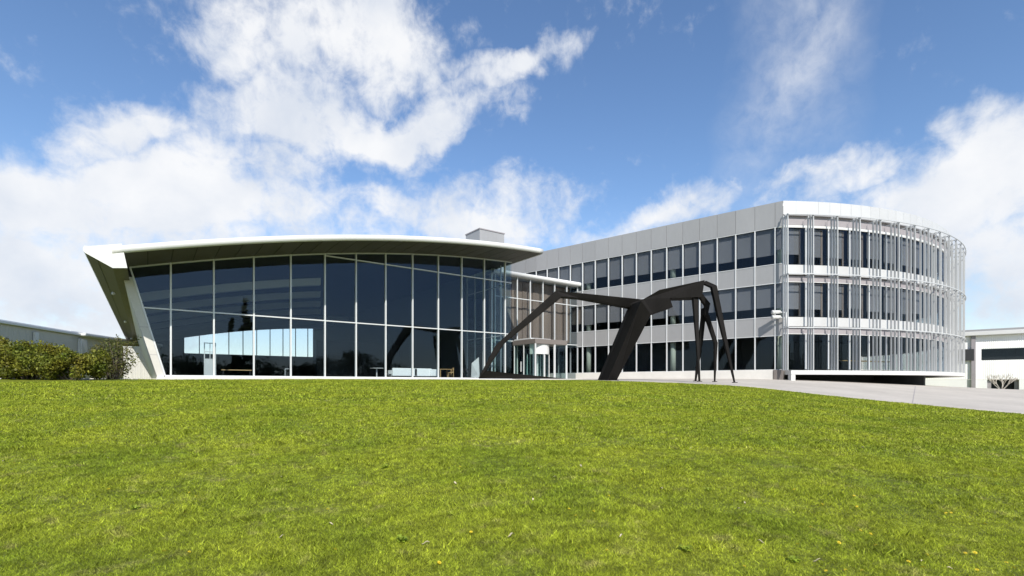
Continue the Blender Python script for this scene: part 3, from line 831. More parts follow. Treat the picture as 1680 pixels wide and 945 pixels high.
# circle of the round end in camera axes
RD = 31.6
_t0 = R(2.4)
OX, OY = CX - RD * math.sin(_t0), CY + RD * math.cos(_t0)
def arc_pt(s, off=0.0, z=0.0):                  # s = distance along the drum from the corner, off = outwards
    a = -math.pi / 2 + _t0 + s / RD
    return c2w(OX + (RD + off) * math.cos(a), OY + (RD + off) * math.sin(a), z)
ROWS = [(9.30, 12.14), (5.22, 7.82), (1.10, 3.74)]
def build_wing():
    r = root('office_wing', 'three storey office wing with silver cladding and round finned end', 'building', FW @ Matrix.Translation((0, 0, .3)))
    fr, gl = M_['frame'], M_['glass_wing']
    t0 = t_of(1272); tm = (t_of(956.3) - t0) / 12
    NM = 21
    ts = [t0 + tm * i for i in range(-1, NM + 1)]; ts[0] = .015
    ztop, zpar = 14.09, 12.18
    for t in ts[1:]:
        box('mullion', r, fr, (t, .03, (1.1 + 12.14) / 2), (.07, .15, 12.14 - 1.1), FW)
    for i, (a, b) in enumerate(zip(ts[:-1], ts[1:])):
        w = b - a
        for k, (z0, z1) in enumerate(ROWS):
            box('pane', r, gl, ((a + b) / 2, -.03, (z0 + z1) / 2), (w - .075, .02, z1 - z0), FW)
            if k < 2:
                drop = .715 + .03 * math.sin(i * 2.7 + k) if (i * 7 + k * 3) % 11 else .60
                hgt = (z1 - z0) * drop
                box('blind', r, M_['blind'] if i < 13 or k == 0 else M_['brown'], ((a + b) / 2 + .03, -.17, z1 - hgt / 2), (w - .16, .012, hgt), FW)
        for z0, z1 in ((7.82, 9.30), (3.74, 5.22)):
            box('spandrel_panel', r, M_['panel'], ((a + b) / 2, 0, (z0 + z1) / 2), (w - .085, .10, z1 - z0 - .02), FW)
        box('parapet_panel', r, M_['panel'], ((a + b) / 2, .03, (zpar + ztop) / 2), (w - .02, .12, ztop - zpar), FW)
    tl = ts[-1]
    for z in (3.74, 5.22, 7.82, 9.30, 12.15, 1.11):
        box('trim_rail', r, fr, (tl / 2 + .05, .035, z), (tl - .1, .09, .045), FW)
    box('plinth_wall', r, M_['plinth'], (tl / 2 + .35, .06, .60), (tl - .7, .3, .99), FW)
    # floors, ceilings, back wall
    def local(p): return p
    narc = 40; SE = 62.0
    arcp = lambda off: [arc_pt(SE * i / narc, off) for i in range(narc + 1)]
    far_o = FW @ Vector((tl, -.30, 0)); far_i = FW @ Vector((tl, -16, 0)); c_in = FW @ Vector((.05, -.30, 0))
    ring = [far_o, c_in] + arcp(-.45)[1:] + [far_i]
    for z, th in ((.74, .38), (4.02, .95), (8.12, .90), (12.40, .28)):
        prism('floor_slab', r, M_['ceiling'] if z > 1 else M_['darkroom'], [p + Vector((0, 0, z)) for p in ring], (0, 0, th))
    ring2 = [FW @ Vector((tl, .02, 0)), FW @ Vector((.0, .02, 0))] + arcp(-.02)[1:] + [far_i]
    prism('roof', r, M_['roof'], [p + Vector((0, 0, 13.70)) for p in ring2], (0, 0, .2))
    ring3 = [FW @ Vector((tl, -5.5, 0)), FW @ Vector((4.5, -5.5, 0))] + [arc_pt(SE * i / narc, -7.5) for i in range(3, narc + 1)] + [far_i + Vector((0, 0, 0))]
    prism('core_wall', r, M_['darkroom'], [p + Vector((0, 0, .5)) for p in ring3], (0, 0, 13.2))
    # round columns behind the glass
    for x in (961, 1100, 1277):
        t = t_of(x)
        vs, fs = [], []
        for z0, z1 in ((1.12, 4.02), (4.97, 8.12), (9.02, 12.4)):
            tube(vs, fs, FW @ Vector((t - .02, -.55, z0)), FW @ Vector((t - .02, -.55, z1)), .24, .24, 16)
        solid('column', r, M_['column'], vs, fs, True)
    # ---------------- round end
    SP_ = 1.95                                   # bay
    NB = 26
    def arc_band(name, mat, s0, s1, z0, z1, off0, off1, n=3):
        vs, fs = [], []
        for i in range(n + 1):
            s = s0 + (s1 - s0) * i / n
            for off in (off0, off1):
                for z in (z0, z1): vs.append(arc_pt(s, off, z))
        for i in range(n):
            p, q = 4 * i, 4 * i + 4
            fs += [(p, q, q + 1, p + 1), (p + 2, p + 3, q + 3, q + 2), (p, p + 2, q + 2, q), (p + 1, q + 1, q + 3, p + 3)]
        fs += [(0, 1, 3, 2), (4 * n, 4 * n + 2, 4 * n + 3, 4 * n + 1)]
        return solid(name, r, mat, vs, fs)
    def arc_box(name, mat, s, off, z0, z1, ds, do, parent=None):
        p = arc_pt(s, off); q = arc_pt(s + .01, off); tx = (q - p).normalized(); ny = Vector((-tx.y, tx.x, 0))
        Fm = Matrix(((tx.x, ny.x, 0, p.x), (tx.y, ny.y, 0, p.y), (0, 0, 1, 0), (0, 0, 0, 1)))
        return box(name, parent or r, mat, (0, 0, (z0 + z1) / 2), (ds, do, z1 - z0), Fm)
    wz = [(9.22, 12.10), (5.19, 7.88), (1.14, 3.86)]
    off = -.03
    for k in range(NB):
        s0, s1 = max(off + k * SP_, .04), off + (k + 1) * SP_
        for fl, (z0, z1) in enumerate(wz):
            arc_band('pane', gl, s0 + .05, s1 - .05, z0 + .03, z1 - .03, -.22, -.20)
            arc_box('mullion', fr, s0, -.18, z0, z1, .08, .14)
            if fl < 2 and k < 16:
                hgt = (z1 - z0) * (.76 if (k * 5 + fl) % 4 else .70)
                arc_band('blind', M_['blind'], s0 + .08, s0 + 1.46, z1 - hgt, z1 - .03, -.40, -.385)
                arc_box('blind', M_['brown'], s0 + 1.58, -.42, z0 + .1, z1 - .05, .16, .03)
        for z0, z1 in ((8.46, 9.20), (4.46, 5.17)):
            arc_band('spandrel_panel', M_['parapet'], s0 + .006, s1 - .006, z0, z1, -.30, .0)
        for z0, z1 in ((12.36, 13.06), (7.93, 8.40), (3.92, 4.40)):
            arc_band('recess_panel', M_['recess'], s0 + .006, s1 - .006, z0, z1, -.45, -.25)
        for h2 in (0, 1):
            a, b = s0 + h2 * SP_ / 2, s0 + (h2 + 1) * SP_ / 2
            if k == 0 and h2 == 0: a = .0
            arc_band('parapet_panel', M_['parapet'], a + .006, b - .006, 13.08, 14.12, -.12, .0)
        arc_band('slab_edge', M_['white'], s0 + .004, s1 - .004, .72, 1.03, -.9, .95)
        arc_band('eave_soffit', M_['panel'], s0 + .004, s1 - .004, 13.02, 13.07, -.30, -.005)
    for z0, z1 in ((12.12, 12.30), (7.885, 7.925), (3.865, 3.905)):
        arc_band('head_rail', M_['white'], 0.05, NB * SP_, z0, z1, -.24, -.12, 60)
    # outriggers with three vertical fins each, and the rails that tie them together
    for k in range(NB - 1):
        s = -.20 + k * SP_
        for o_ in (.34, .62, .90):
            arc_box('fin', M_['fin'], s, o_, 1.035, 12.84, .058, .13)
        for z in (12.76, 8.30, 4.25):
            arc_box('outrigger', M_['fin'], s + .05, .44, z - .05, z + .05, .04, 1.0)
    for z in (8.30, 4.25, 12.76):
        arc_band('rail', M_['fin'], -.22, (NB - 1) * SP_, z - .035, z + .035, .99, 1.05, 90)
    # furniture-level shelf seen through the ground floor
    arc_band('shelf', M_['orange'], 8.0, 15.0, 1.95, 2.02, -3.0, -2.6, 8)
    # undercroft: set-back dark wall, closing wall, corner post
    send = 15.4
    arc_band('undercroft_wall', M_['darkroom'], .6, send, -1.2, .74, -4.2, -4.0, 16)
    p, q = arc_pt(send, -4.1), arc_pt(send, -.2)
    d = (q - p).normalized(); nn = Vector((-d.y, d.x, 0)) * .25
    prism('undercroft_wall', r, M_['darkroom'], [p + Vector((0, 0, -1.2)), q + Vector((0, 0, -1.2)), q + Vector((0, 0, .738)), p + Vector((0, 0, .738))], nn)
    arc_box('corner_post', M_['white'], .22, .72, -.3, .718, .32, .4)
    box('corner_block', r, M_['canopy'], (.30, -.05, .55), (.7, .5, 1.1), FW)
build_wing()

# floodlights on a bracket at the wing's corner
def build_floodlight():
    p = arc_pt(.05, .30, 5.2)
    b = root('wall_floodlight', 'pair of white floodlights on a bent bracket at the corner of the office wing', 'floodlight', Matrix.Translation(p))
    ax = c2w(-1, -.1).normalized()
    vs, fs = [], []
    tube(vs, fs, p + Vector((0, 0, -.75)), p + Vector((0, 0, .25)), .07, .07, 10)
    tube(vs, fs, p + Vector((0, 0, .25)), p + ax * .55 + Vector((0, 0, .28)), .06, .06, 10)
    tube(vs, fs, p + Vector((0, 0, -.25)), p + ax * .5 + Vector((0, 0, -.10)), .06, .06, 10)
    solid('bracket', b, M_['white'], vs, fs, True)
    for dz in (.30, -.08):
        vs, fs = [], []
        q = p + ax * .5 + Vector((0, 0, dz))
        tube(vs, fs, q, q + ax * .55 + Vector((0, 0, -.04)), .13, .15, 14)
        tube(vs, fs, q + ax * .55 + Vector((0, 0, -.04)), q + ax * .62 + Vector((0, 0, -.045)), .17, .17, 14)
        solid('lamp_head', b, M_['white'], vs, fs, True)
build_floodlight()

# ================================================================== steel sculpture
def build_sculpture():
    base = pix(1000, 625, 30.5)
    s = root('steel_sculpture', 'dark steel plate sculpture like a striding long-legged creature on the forecourt', 'sculpture', Matrix.Translation(base))
    st = M_['steel']
    fwd = c2w(0, 1); 
    def outline(name, pts, depth, parent=s, skew=None):
        """pts: (x, y, depth Y) of the front outline; pushed back by depth metres"""
        a = [pix(x, y, Y) for x, y, Y in pts]
        return prism(name, parent, st, a, fwd * depth + (Vector(skew) if skew else Vector()))
    def strut(name, pts, parent=s):
        """pts: (x, y, Y, width px, depth m) along the middle of a folded-plate limb"""
        C = [pix(x, y, Y) for x, y, Y, w, d in pts]
        vs, fs = [], []
        right = c2w(1, 0)
        for i, (x, y, Y, w, d) in enumerate(pts):
            t = (C[min(i + 1, len(C) - 1)] - C[max(i - 1, 0)]).normalized()
            side = t.cross(fwd).normalized() * (w * .82 / F * Y / 2)
            back = fwd * (d / 2)
            for sg, bk in ((-1, -1), (1, -1), (1, 1), (-1, 1)): vs.append(C[i] + side * sg + back * bk)
        for i in range(len(pts) - 1):
            for k in range(4): fs.append((4 * i + k, 4 * i + (k + 1) % 4, 4 * i + 4 + (k + 1) % 4, 4 * i + 4 + k))
        fs.append((3, 2, 1, 0)); e = 4 * (len(pts) - 1); fs.append((e, e + 1, e + 2, e + 3))
        o = solid(name, parent, st, vs, fs)
        return o
    # body: two plates meeting at the shoulder
    outline('body', [(1032, 498, 32.2), (1056, 490.5, 32.0), (1082, 475.5, 31.6), (1156, 459.5, 30.9), (1152, 487, 30.9), (1099, 489, 31.4), (1104, 503.5, 31.4), (1072, 514.5, 31.8), (1052, 520, 32.0)], 1.15)
    # long neck-like beam from the shoulder to the bent front limb
    outline('beam', [(911.5, 477, 30.4), (960, 481.5, 31), (1058, 491.5, 32.3), (1036, 504.5, 32.3), (950, 488.5, 31), (921, 486, 30.4)], .75)
    outline('leg', [(785, 620.5, 30.4), (812, 568, 30.4), (820, 560, 30.4), (911.5, 477, 30.4), (922, 486, 30.4), (836, 555, 30.4), (827, 563, 30.4), (797, 608, 30.4)], .6)
    outline('foot_plate', [(785.5, 621, 30.45), (797, 608, 30.45), (850, 613.5, 31.5), (932, 621.5, 33.0)], .45)
    # massive raking leg with a ridge down its length
    a = [pix(x, y, Y) for x, y, Y in ((1038, 498.5, 31.9), (1052, 493.5, 30.6), (1068, 516, 31.7), (984, 624.4, 33.6), (996, 625.6, 32.2), (1011.5, 624.6, 33.4))]
    bk = fwd * 1.2
    vs = a + [a[0] + bk, a[2] + bk, a[3] + bk * .8, a[5] + bk * .8]
    fs = [(0, 1, 4, 3), (1, 2, 5, 4), (0, 3, 8, 6), (2, 7, 9, 5), (6, 8, 9, 7), (0, 6, 7, 2, 1), (3, 4, 5, 9, 8)]
    solid('leg', s, st, vs, fs)
    vs = [pix(980, 625.6, 32.1), pix(1016, 625.6, 32.1), pix(1014, 624.0, 34.3), pix(982, 624.0, 34.3)]
    prism('foot_plate', s, st, vs, (0, 0, .05))
    # slender jointed legs
    strut('leg', [(1155, 463.5, 31.2, 7, .30), (1170.5, 470.5, 30.8, 10, .34), (1182, 525, 30.5, 8.5, .28), (1205, 627.5, 30.0, 2.4, .10)])
    strut('leg', [(1148, 484, 31.4, 8, .30), (1160, 500, 31.6, 9.5, .34), (1158, 514, 31.6, 7.5, .28), (1174, 563, 32.0, 6, .24), (1172.5, 626, 32.4, 2.2, .10)])
    strut('leg', [(1140, 486, 31.3, 10, .32), (1143, 545, 30.9, 6, .24), (1147.5, 625.5, 30.4, 2.8, .12)])
    for (x, y, Y) in ((1205.5, 627.5, 30.0), (1172.5, 626, 32.4), (1147.5, 625.5, 30.4), (1141, 625, 33.0)):
        p = pix(x, y, Y); gz = max(p.z, ground_z(p) + .022)
        vs, fs = [], []
        tube(vs, fs, (p.x, p.y, gz - .02), (p.x, p.y, gz + .02), .16, .16, 10)
        solid('foot_plate', s, st, vs, fs)
    strut('leg', [(1155, 506, 31.9, 7, .28), (1149, 562, 32.3, 7.5, .26), (1141, 625, 33.0, 2.8, .12)])
build_sculpture()

# ================================================================== furniture behind the hall's glass
def fur_root(name, lab, cat, x, V, rotz=0, group=None):
    U = on_v(x, V)[0]
    return root(name, lab, cat, Matrix.Translation((U, V, ZF - .005)) @ Matrix.Rotation(rotz, 4, 'Z'), group)
def fbox(name, p, mat, c, d, bevel=0.0, rot=None):
    return box(name, p, mat, c, d, W[p.name], rot=rot, bevel=bevel)
def sofa(x, lab, w):
    s = fur_root('sofa', lab, 'sofa', x, VG + 1.6)
    ws = M_['white_soft']
    fbox('seat', s, ws, (0, .1, .28), (w - .3, .75, .22), .04)
    fbox('backrest', s, ws, (0, -.36, .44), (w, .18, .60), .05)      # back towards the glass
    for k in (-1, 1):
        fbox('armrest', s, ws, (k * (w / 2 - .08), .13, .36), (.16, .8, .44), .04)
        for q in (-.3, .42): fbox('leg', s, M_['black'], (k * (w / 2 - .15), q, .07), (.05, .05, .14))
sofa(661, 'long white sofa with its back to the glass, beside the low side table', 2.0)
sofa(690, 'shorter white sofa with its back to the glass, beside the white armchair', 1.5)
a_ = fur_root('armchair', 'white upholstered armchair at the end of the row of sofas', 'armchair', 709, VG + 1.5, R(8))
fbox('seat', a_, M_['white_soft'], (0, .05, .27), (.62, .7, .2), .04)
fbox('backrest', a_, M_['white_soft'], (0, -.32, .42), (.78, .16, .54), .06)
for k in (-1, 1):
    fbox('armrest', a_, M_['white_soft'], (k * .34, .05, .36), (.12, .7, .36), .04)
    for q in (-.25, .3): fbox('leg', a_, M_['black'], (k * .3, q, .07), (.04, .04, .14))
t_ = fur_root('side_table', 'small low white table left of the sofas inside the hall'.replace('left of', 'next to'), 'table', 642, VG + 1.6)
fbox('top', t_, M_['white'], (0, 0, .32), (.55, .55, .05), .01); fbox('stem', t_, M_['white'], (0, 0, .16), (.06, .06, .28)); fbox('base', t_, M_['white'], (0, 0, .015), (.34, .34, .03))
t_ = fur_root('pedestal_table', 'white pedestal table standing alone behind the glass', 'table', 618, VG + 2.4)
fbox('top', t_, M_['white'], (0, 0, .73), (.75, .75, .04), .01); fbox('stem', t_, M_['white'], (0, 0, .37), (.07, .07, .70)); fbox('base', t_, M_['white'], (0, 0, .015), (.42, .42, .03))
def chair(x, V, rz, lab, mat):
    c = fur_root('chair', lab, 'chair', x, V, rz)
    fbox('seat', c, mat, (0, 0, .45), (.46, .44, .04), .01)
    fbox('backrest', c, mat, (0, -.21, .74), (.44, .03, .22), .01)
    for sx in (-1, 1):
        fbox('leg', c, mat, (sx * .20, .19, .22), (.035, .035, .44)); fbox('leg', c, mat, (sx * .20, -.20, .42), (.035, .035, .84))
chair(739, VG + 1.3, R(75), 'light wooden chair drawn up to the wooden table behind the glass', M_['wood'])
chair(768, VG + 1.7, R(200), 'black chair in front of the white sunlit patch', M_['black'])
t_ = fur_root('wooden_table', 'light wooden dining table beside the wooden chair', 'table', 728, VG + 2.0)
fbox('top', t_, M_['wood'], (0, 0, .73), (1.1, .8, .04), .008)
for sx in (-1, 1):
    for sy in (-1, 1): fbox('leg', t_, M_['wood'], (sx * .48, sy * .34, .355), (.05, .05, .71))
p_ = root('sunlit_patch', 'white angular panel added for a sunlit patch behind the glass near the steel foot', 'panel', Matrix.Translation(pix_v(780, 619.5, VG + .9)))  # added white sheets, cut to the outline of a patch of sunlight
prism('sunlit_patch_leaf', p_, M_['white'], [pix_v(774, 596, VG + 1.0), pix_v(785.5, 586, VG + .8), pix_v(787, 619.4, VG + .8), pix_v(784, 614, VG + .9)], (.0, .03, 0))
prism('sunlit_patch_leaf', p_, M_['white'], [pix_v(774, 596, VG + 1.0), pix_v(784, 614, VG + .9), pix_v(787, 619.4, VG + .8), pix_v(773, 619.0, VG + 1.3)], (.0, .03, 0))
d_ = fur_root('glazed_door', 'white door with square panes standing in the hall near the bench', 'door', 344.5, VG + 1.5)
fbox('lower_panel', d_, M_['white'], (0, 0, .52), (.56, .05, 1.04))
for k in (-1, 1): fbox('stile', d_, M_['white'], (k * .29, 0, 1.03), (.05, .06, 2.06))
for z in (1.06, 1.50, 2.03): fbox('rail', d_, M_['white'], (0, 0, z), (.54, .055, .05))
fbox('glazing_bar', d_, M_['white'], (0, 0, 1.54), (.035, .05, .94))
b_ = fur_root('bench', 'low wooden bench on dark legs behind the glass', 'bench', 388, VG + 2.2)
fbox('seat', b_, M_['wood'], (0, 0, .43), (1.7, .38, .05), .008)
for k in (-1, 1):
    for q in (-1, 1): fbox('leg', b_, M_['black'], (k * .75, q * .14, .20), (.04, .04, .41))
b_ = fur_root('metal_frame', 'thin empty metal stand with a square top behind the glass', 'stand', 473, VG + 2.0)
fbox('top_bar', b_, M_['frame'], (0, 0, .56), (.42, .03, .03))
for k in (-1, 1): fbox('leg', b_, M_['frame'], (k * .2, 0, .28), (.03, .03, .55))

# ================================================================== warehouses
def build_white_warehouse():
    P0 = c2w((1600 - 840) / F * 66, 66); w2 = c2w(.749, -.662).normalized(); out = Vector((w2.y, -w2.x, 0))
    if out.dot(P0) > 0: out = -out
    yax = -out
    Fm = Matrix(((w2.x, yax.x, 0, P0.x), (w2.y, yax.y, 0, P0.y), (0, 0, 1, 0), (0, 0, 0, 1)))       # x along wall to the near end, y into the building
    if Fm.determinant() < 0: raise RuntimeError
    r = root('white_warehouse', 'white corrugated metal warehouse with dark strip window beyond the round office end', 'building', Fm @ Matrix.Translation((0, 0, -.6)))
    def t_at(x):
        rr = (x - 840) / F
        X0, Y0 = (1600 - 840) / F * 66, 66.0
        return (X0 - rr * Y0) / (rr * -.662 - .749) * 1.0
    zb, zl, zt = -2.0, .62, 6.35
    t0, t1 = -30, 26
    tw0, tw1 = t_at(1610), 22
    to0, to1 = t_at(1619.5), t_at(1672)
    zw0, zw1 = 3.1, 4.62
    cw = M_['corr_white']
    # wall built round its openings
    def wall(name, mat, a, b, z0, z1, y=0): box(name, r, mat, ((a + b) / 2, y + .15, (z0 + z1) / 2), (b - a, .3, z1 - z0), Fm)
    wall('wall_sheet', cw, t0, tw0, zl, zt); wall('wall_sheet', cw, tw0, t1, zw1, zt); wall('wall_sheet', cw, tw0, t1, zl, zw0)
    wall('lower_wall', M_['lime'], t0, to0, zb, zl - .03, .03); wall('lower_wall', M_['lime'], to1, t1, zb, zl - .03, .03)
    wall('loading_door', M_['dark_opening'], to0, to1, zb, zl - .03, 1.2)
    for e_ in (to0 + .2, to1 - .2): wall('door_jamb', M_['recess'], e_ - .2, e_ + .2, zb, zl - .05, .34)
    n = 8; pw = (tw1 + 4 - tw0) / n
    for k in range(n):
        wall('pane', M_['glass_wing'], tw0 + k * pw + .03, tw0 + (k + 1) * pw - .03, zw0 + .04, zw1 - .04, .10)
    wall('window_backing', M_['dark_opening'], tw0, t1, zw0, zw1, .8)
    ts = t_at(1578)
    wall('pane', M_['dark_opening'], ts - .9, ts + 1.2, zw0, zw1, -.32)
    box('recess_shadow', r, M_['recess'], (t_at(1597.0), -.14, (zb + zt) / 2), (.42, .28, zt - zb), Fm)  # grey strip stands for the shadow in a narrow wall recess
    box('gutter', r, M_['white'], ((t0 + t1) / 2, -.32, 6.62), (t1 - t0, .62, .52), Fm, bevel=.05)
    box('roof_edge', r, M_['panel'], ((t0 + t1) / 2, .9, 7.02), (t1 - t0, 1.6, .34), Fm)
    box('roof', r, M_['roof'], ((t0 + t1) / 2, 12, 7.0), (t1 - t0, 20, .2), Fm)
    box('plinth_kerb', r, M_['turf'], ((t0 + t1) / 2 + 14, -.6, -.9), (t1 - t0 - 30, 1.2, .4), Fm)
    # bare shrub in front of the loading door
    b = pix(1643, 640, 60); gz = ground_z(b)
    c = Vector((b.x, b.y, gz))
    s = root('bare_shrub', 'leafless pale shrub in front of the dark warehouse door', 'shrub', Matrix.Translation(c))
    rr = random.Random(5); vs, fs = [], []
    def grow(p, d, l, rad, depth):
        q = p + d * l
        tube(vs, fs, p, q, rad, rad * .65, 5, False)
        if depth == 0: return
        for _ in range(3):
            nd = (d + Vector((rr.uniform(-.6, .6), rr.uniform(-.6, .6), rr.uniform(-.05, .4)))).normalized()
            grow(q, nd, l * rr.uniform(.6, .85), rad * .62, depth - 1)
    for k in range(7):
        a = k * .9
        grow(c + Vector((math.cos(a) * .15, math.sin(a) * .15, -.05)), Vector((math.cos(a) * .8, math.sin(a) * .8, 1)).normalized(), .75, .05, 3)
    solid('branches', s, M_['pale_bark'], vs, fs)
build_white_warehouse()

def build_grey_warehouse():
    # long shed running away beyond the hedge: two roof heights
    def shed(x0, y0, x1, y1, H, name, lab):
        Y0 = H * F / (630 - y0); Y1 = H * F / (630 - y1)
        p = pix(x0, y0, Y0); q = pix(x1, y1, Y1); p.z = q.z = 0
        d = (q - p); Lh = d.length; d.normalize()
        nrm = Vector((-d.y, d.x, 0))
        if nrm.dot(p) < 0: nrm = -nrm                 # away from the camera
        Fm = Matrix(((d.x, nrm.x, 0, p.x), (d.y, nrm.y, 0, p.y), (0, 0, 1, 0), (0, 0, 0, 1)))
        r = root(name, lab, 'building', Fm @ Matrix.Translation((Lh / 2, 0, 0)))
        return r, Fm, Lh, H
    r, Fm, L0, H = shed(-130, 507, 131, 549, 5.6, 'grey_shed', 'long grey corrugated shed with pale gutter behind the leafy hedge')
    box('wall', r, M_['corr_grey'], (L0 / 2, .15, H / 2 - .6), (L0, .3, H + .8), Fm)
    box('gutter', r, M_['frame'], (L0 / 2, -.15, H - .02), (L0, .34, .24), Fm, bevel=.03)
    box('roof', r, M_['roof'], (L0 / 2, 7, H + .15), (L0, 14, .15), Fm)
    for t in (L0 * .62, L0 - .3): box('downpipe', r, M_['frame'], (t, -.16, H / 2 - .5), (.5, .2, H), Fm)
    r, Fm, L0, H = shed(133, 548.5, 262, 567, 5.6, 'brown_shed', 'darker shed with a white rounded eave next to the leaning hall wall')
    box('wall', r, M_['corr_pale'], (L0 / 2, .55, H / 2 - .6), (L0, .3, H + .6), Fm)
    box('eave', r, M_['white'], (L0 / 2, .1, H + .02), (L0, 1.1, .34), Fm, bevel=.12)
    box('post', r, M_['frame'], (.6, .2, H / 2 - .5), (.9, .4, H), Fm)
    box('roof', r, M_['roof'], (L0 / 2, 7, H + .3), (L0, 12, .15), Fm)
build_grey_warehouse()
def build_pale_wall():
    a, b = pix(204, 570, 58), pix(262, 570, 58)
    m = (a + b) / 2; m.z = 0
    r = root('pale_wall', 'short pale wall between the shed and the leaning hall wall', 'wall', Matrix.Translation(m))
    Fm = Matrix.Translation(m) @ Matrix.Rotation(-PHI, 4, 'Z')
    w = (b - a).length; H = a.z
    n = 4
    for k in range(n): box('panel', r, M_['corr_grey'], (-w / 2 + (k + .5) * w / n, 0, H / 2 - .4), (w / n - .02, .25, H + .8), Fm)
    box('coping', r, M_['frame'], (0, 0, H + .05), (w + .1, .34, .10), Fm)
build_pale_wall()

# ================================================================== plants
def leaves_mesh(name, mat, centers, size, aspect=.55, up=.2, seed=1):
    g = np.random.default_rng(seed)
    c = np.asarray(centers, float); n = len(c)
    d = g.normal(size=(n, 3)); d[:, 2] += up; d /= np.linalg.norm(d, axis=1)[:, None]
    e = g.normal(size=(n, 3)); e -= (e * d).sum(1)[:, None] * d; e /= np.linalg.norm(e, axis=1)[:, None]
    s = size * g.uniform(.6, 1.35, n)[:, None]
    f = np.cross(d, e)
    a = c - d * s * .5; b = c + e * s * aspect * .5 + f * s * .08; t = c + d * s * .5; b2 = c - e * s * aspect * .5 + f * s * .08
    v = np.stack([a, b, t, b2], 1).reshape(-1, 3)
    me = bpy.data.meshes.new(name)
    me.vertices.add(4 * n); me.vertices.foreach_set('co', v.ravel().astype(np.float32))
    me.loops.add(4 * n); me.loops.foreach_set('vertex_index', np.arange(4 * n, dtype=np.int32))
    me.polygons.add(n); me.polygons.foreach_set('loop_start', np.arange(0, 4 * n, 4, dtype=np.int32))
    me.polygons.foreach_set('loop_total', np.full(n, 4, np.int32))
    me.materials.append(mat); me.update(calc_edges=True); me.validate()
    return me
def clump_points(g, n, rad, lobes, hollow=.55):
    """points through a lumpy crown: lobes = list of (x,y,z,r)"""
    L_ = np.array(lobes); w = L_[:, 3] ** 2.2; k = g.choice(len(L_), n, p=w / w.sum())
    d = g.normal(size=(n, 3)); d /= np.linalg.norm(d, axis=1)[:, None]
    rr = (hollow + (1 - hollow) * g.random(n) ** .6) * L_[k, 3]
    rr *= 1 + .13 * g.normal(size=n)
    return L_[k, :3] + d * rr[:, None]
def bush(name, lab, cat, base, rx, ry, hgt, n, leaf, mat, seed, group=None, hollow=.5, sparse=False):
    g = np.random.default_rng(seed)
    gz = ground_z(base); M = Matrix.Translation((base.x, base.y, gz - .05)) @ Matrix.Rotation(-PHI, 4, 'Z')
    r = root(name, lab, cat, M, group)
    lobes = []
    nl = 26
    for i in range(nl):
        a = g.uniform(0, 2 * math.pi); q = math.sqrt(g.random())
        zc = g.uniform(.18, .80) * hgt; taper = math.sqrt(max(0.15, 1 - (max(0, zc / hgt - .35) / .75) ** 2))
        rad = g.uniform(.16, .30) * min(hgt, rx * 1.6)
        lobes.append((math.cos(a) * q * rx * .82 * taper, math.sin(a) * q * ry * .8 * taper, max(zc, rad * .7), rad))
    p = clump_points(g, n, 1, lobes, hollow); p[:, 2] = np.abs(p[:, 2])
    put('foliage', leaves_mesh('foliage', mat, p, leaf, .55, .35, seed), r, M)
    vs, fs = [], []
    rr = random.Random(seed)
    for i in range(14):
        lx, ly, lz, lr = lobes[i]
        tube(vs, fs, Vector((lx * .15, ly * .15, -.1)), Vector((lx * .6, ly * .6, lz * .6)), .035, .022, 5)
        tube(vs, fs, Vector((lx * .6, ly * .6, lz * .6)), Vector((lx, ly, lz + lr * .6)), .022, .008, 5)
    put('stems', mesh_of('stems', vs, fs, M_['bark']), r, M)
    return r
HG = 'clipped leafy bushes along the shed'
bush('hedge_bush', 'tallest yellow-green leafy bush of the hedge, farthest from the hall', 'bush', pix(-28, 622, 25.6), 2.3, 1.5, 2.3, 17000, .13, M_['hedge'], 21, HG)
bush('hedge_bush', 'broad yellow-green leafy bush in the middle of the hedge', 'bush', pix(48, 622, 25), 2.0, 1.4, 1.9, 17000, .12, M_['hedge'], 22, HG)
bush('hedge_bush', 'dark green leafy bush at the hedge end beside the loose shrub', 'bush', pix(118, 622, 25.2), 1.75, 1.3, 1.65, 15000, .12, M_['hedge'], 23, HG)
bush('loose_shrub', 'loose open shrub with thin twigs beside the leaning hall wall', 'shrub', pix(183, 620, 27.5), 1.45, .9, 2.15, 2600, .12, M_['shrub'], 24, None, .2)
def twigs():
    base = pix(192, 620, 27.3); gz = ground_z(base)
    M = Matrix.Translation((base.x, base.y, gz))
    r = root('twiggy_sapling', 'thin sapling with sparse leaves rising above the loose shrub', 'sapling', M)
    rr = random.Random(3); vs, fs, pts = [], [], []
    for k in range(13):
        a = rr.uniform(0, 6.28); tip = Vector((math.cos(a) * rr.uniform(.2, 1.15), math.sin(a) * .6, rr.uniform(1.7, 2.65)))
        mid = tip * .5 + Vector((0, 0, .25))
        tube(vs, fs, Vector((tip.x * .1, tip.y * .1, -.05)), mid, .022, .014, 5); tube(vs, fs, mid, tip, .014, .005, 5)
        for q in range(26):
            t = rr.uniform(.25, 1.02); c = (mid * (1 - t) + tip * t) + Vector((rr.gauss(0, .09), rr.gauss(0, .09), rr.gauss(0, .08)))
            pts.append(tuple(c))
    put('branches', mesh_of('branches', vs, fs, M_['bark']), r, M)
    put('foliage', leaves_mesh('foliage', M_['shrub'], pts, .13, .5, .2, 9), r, M)
twigs()

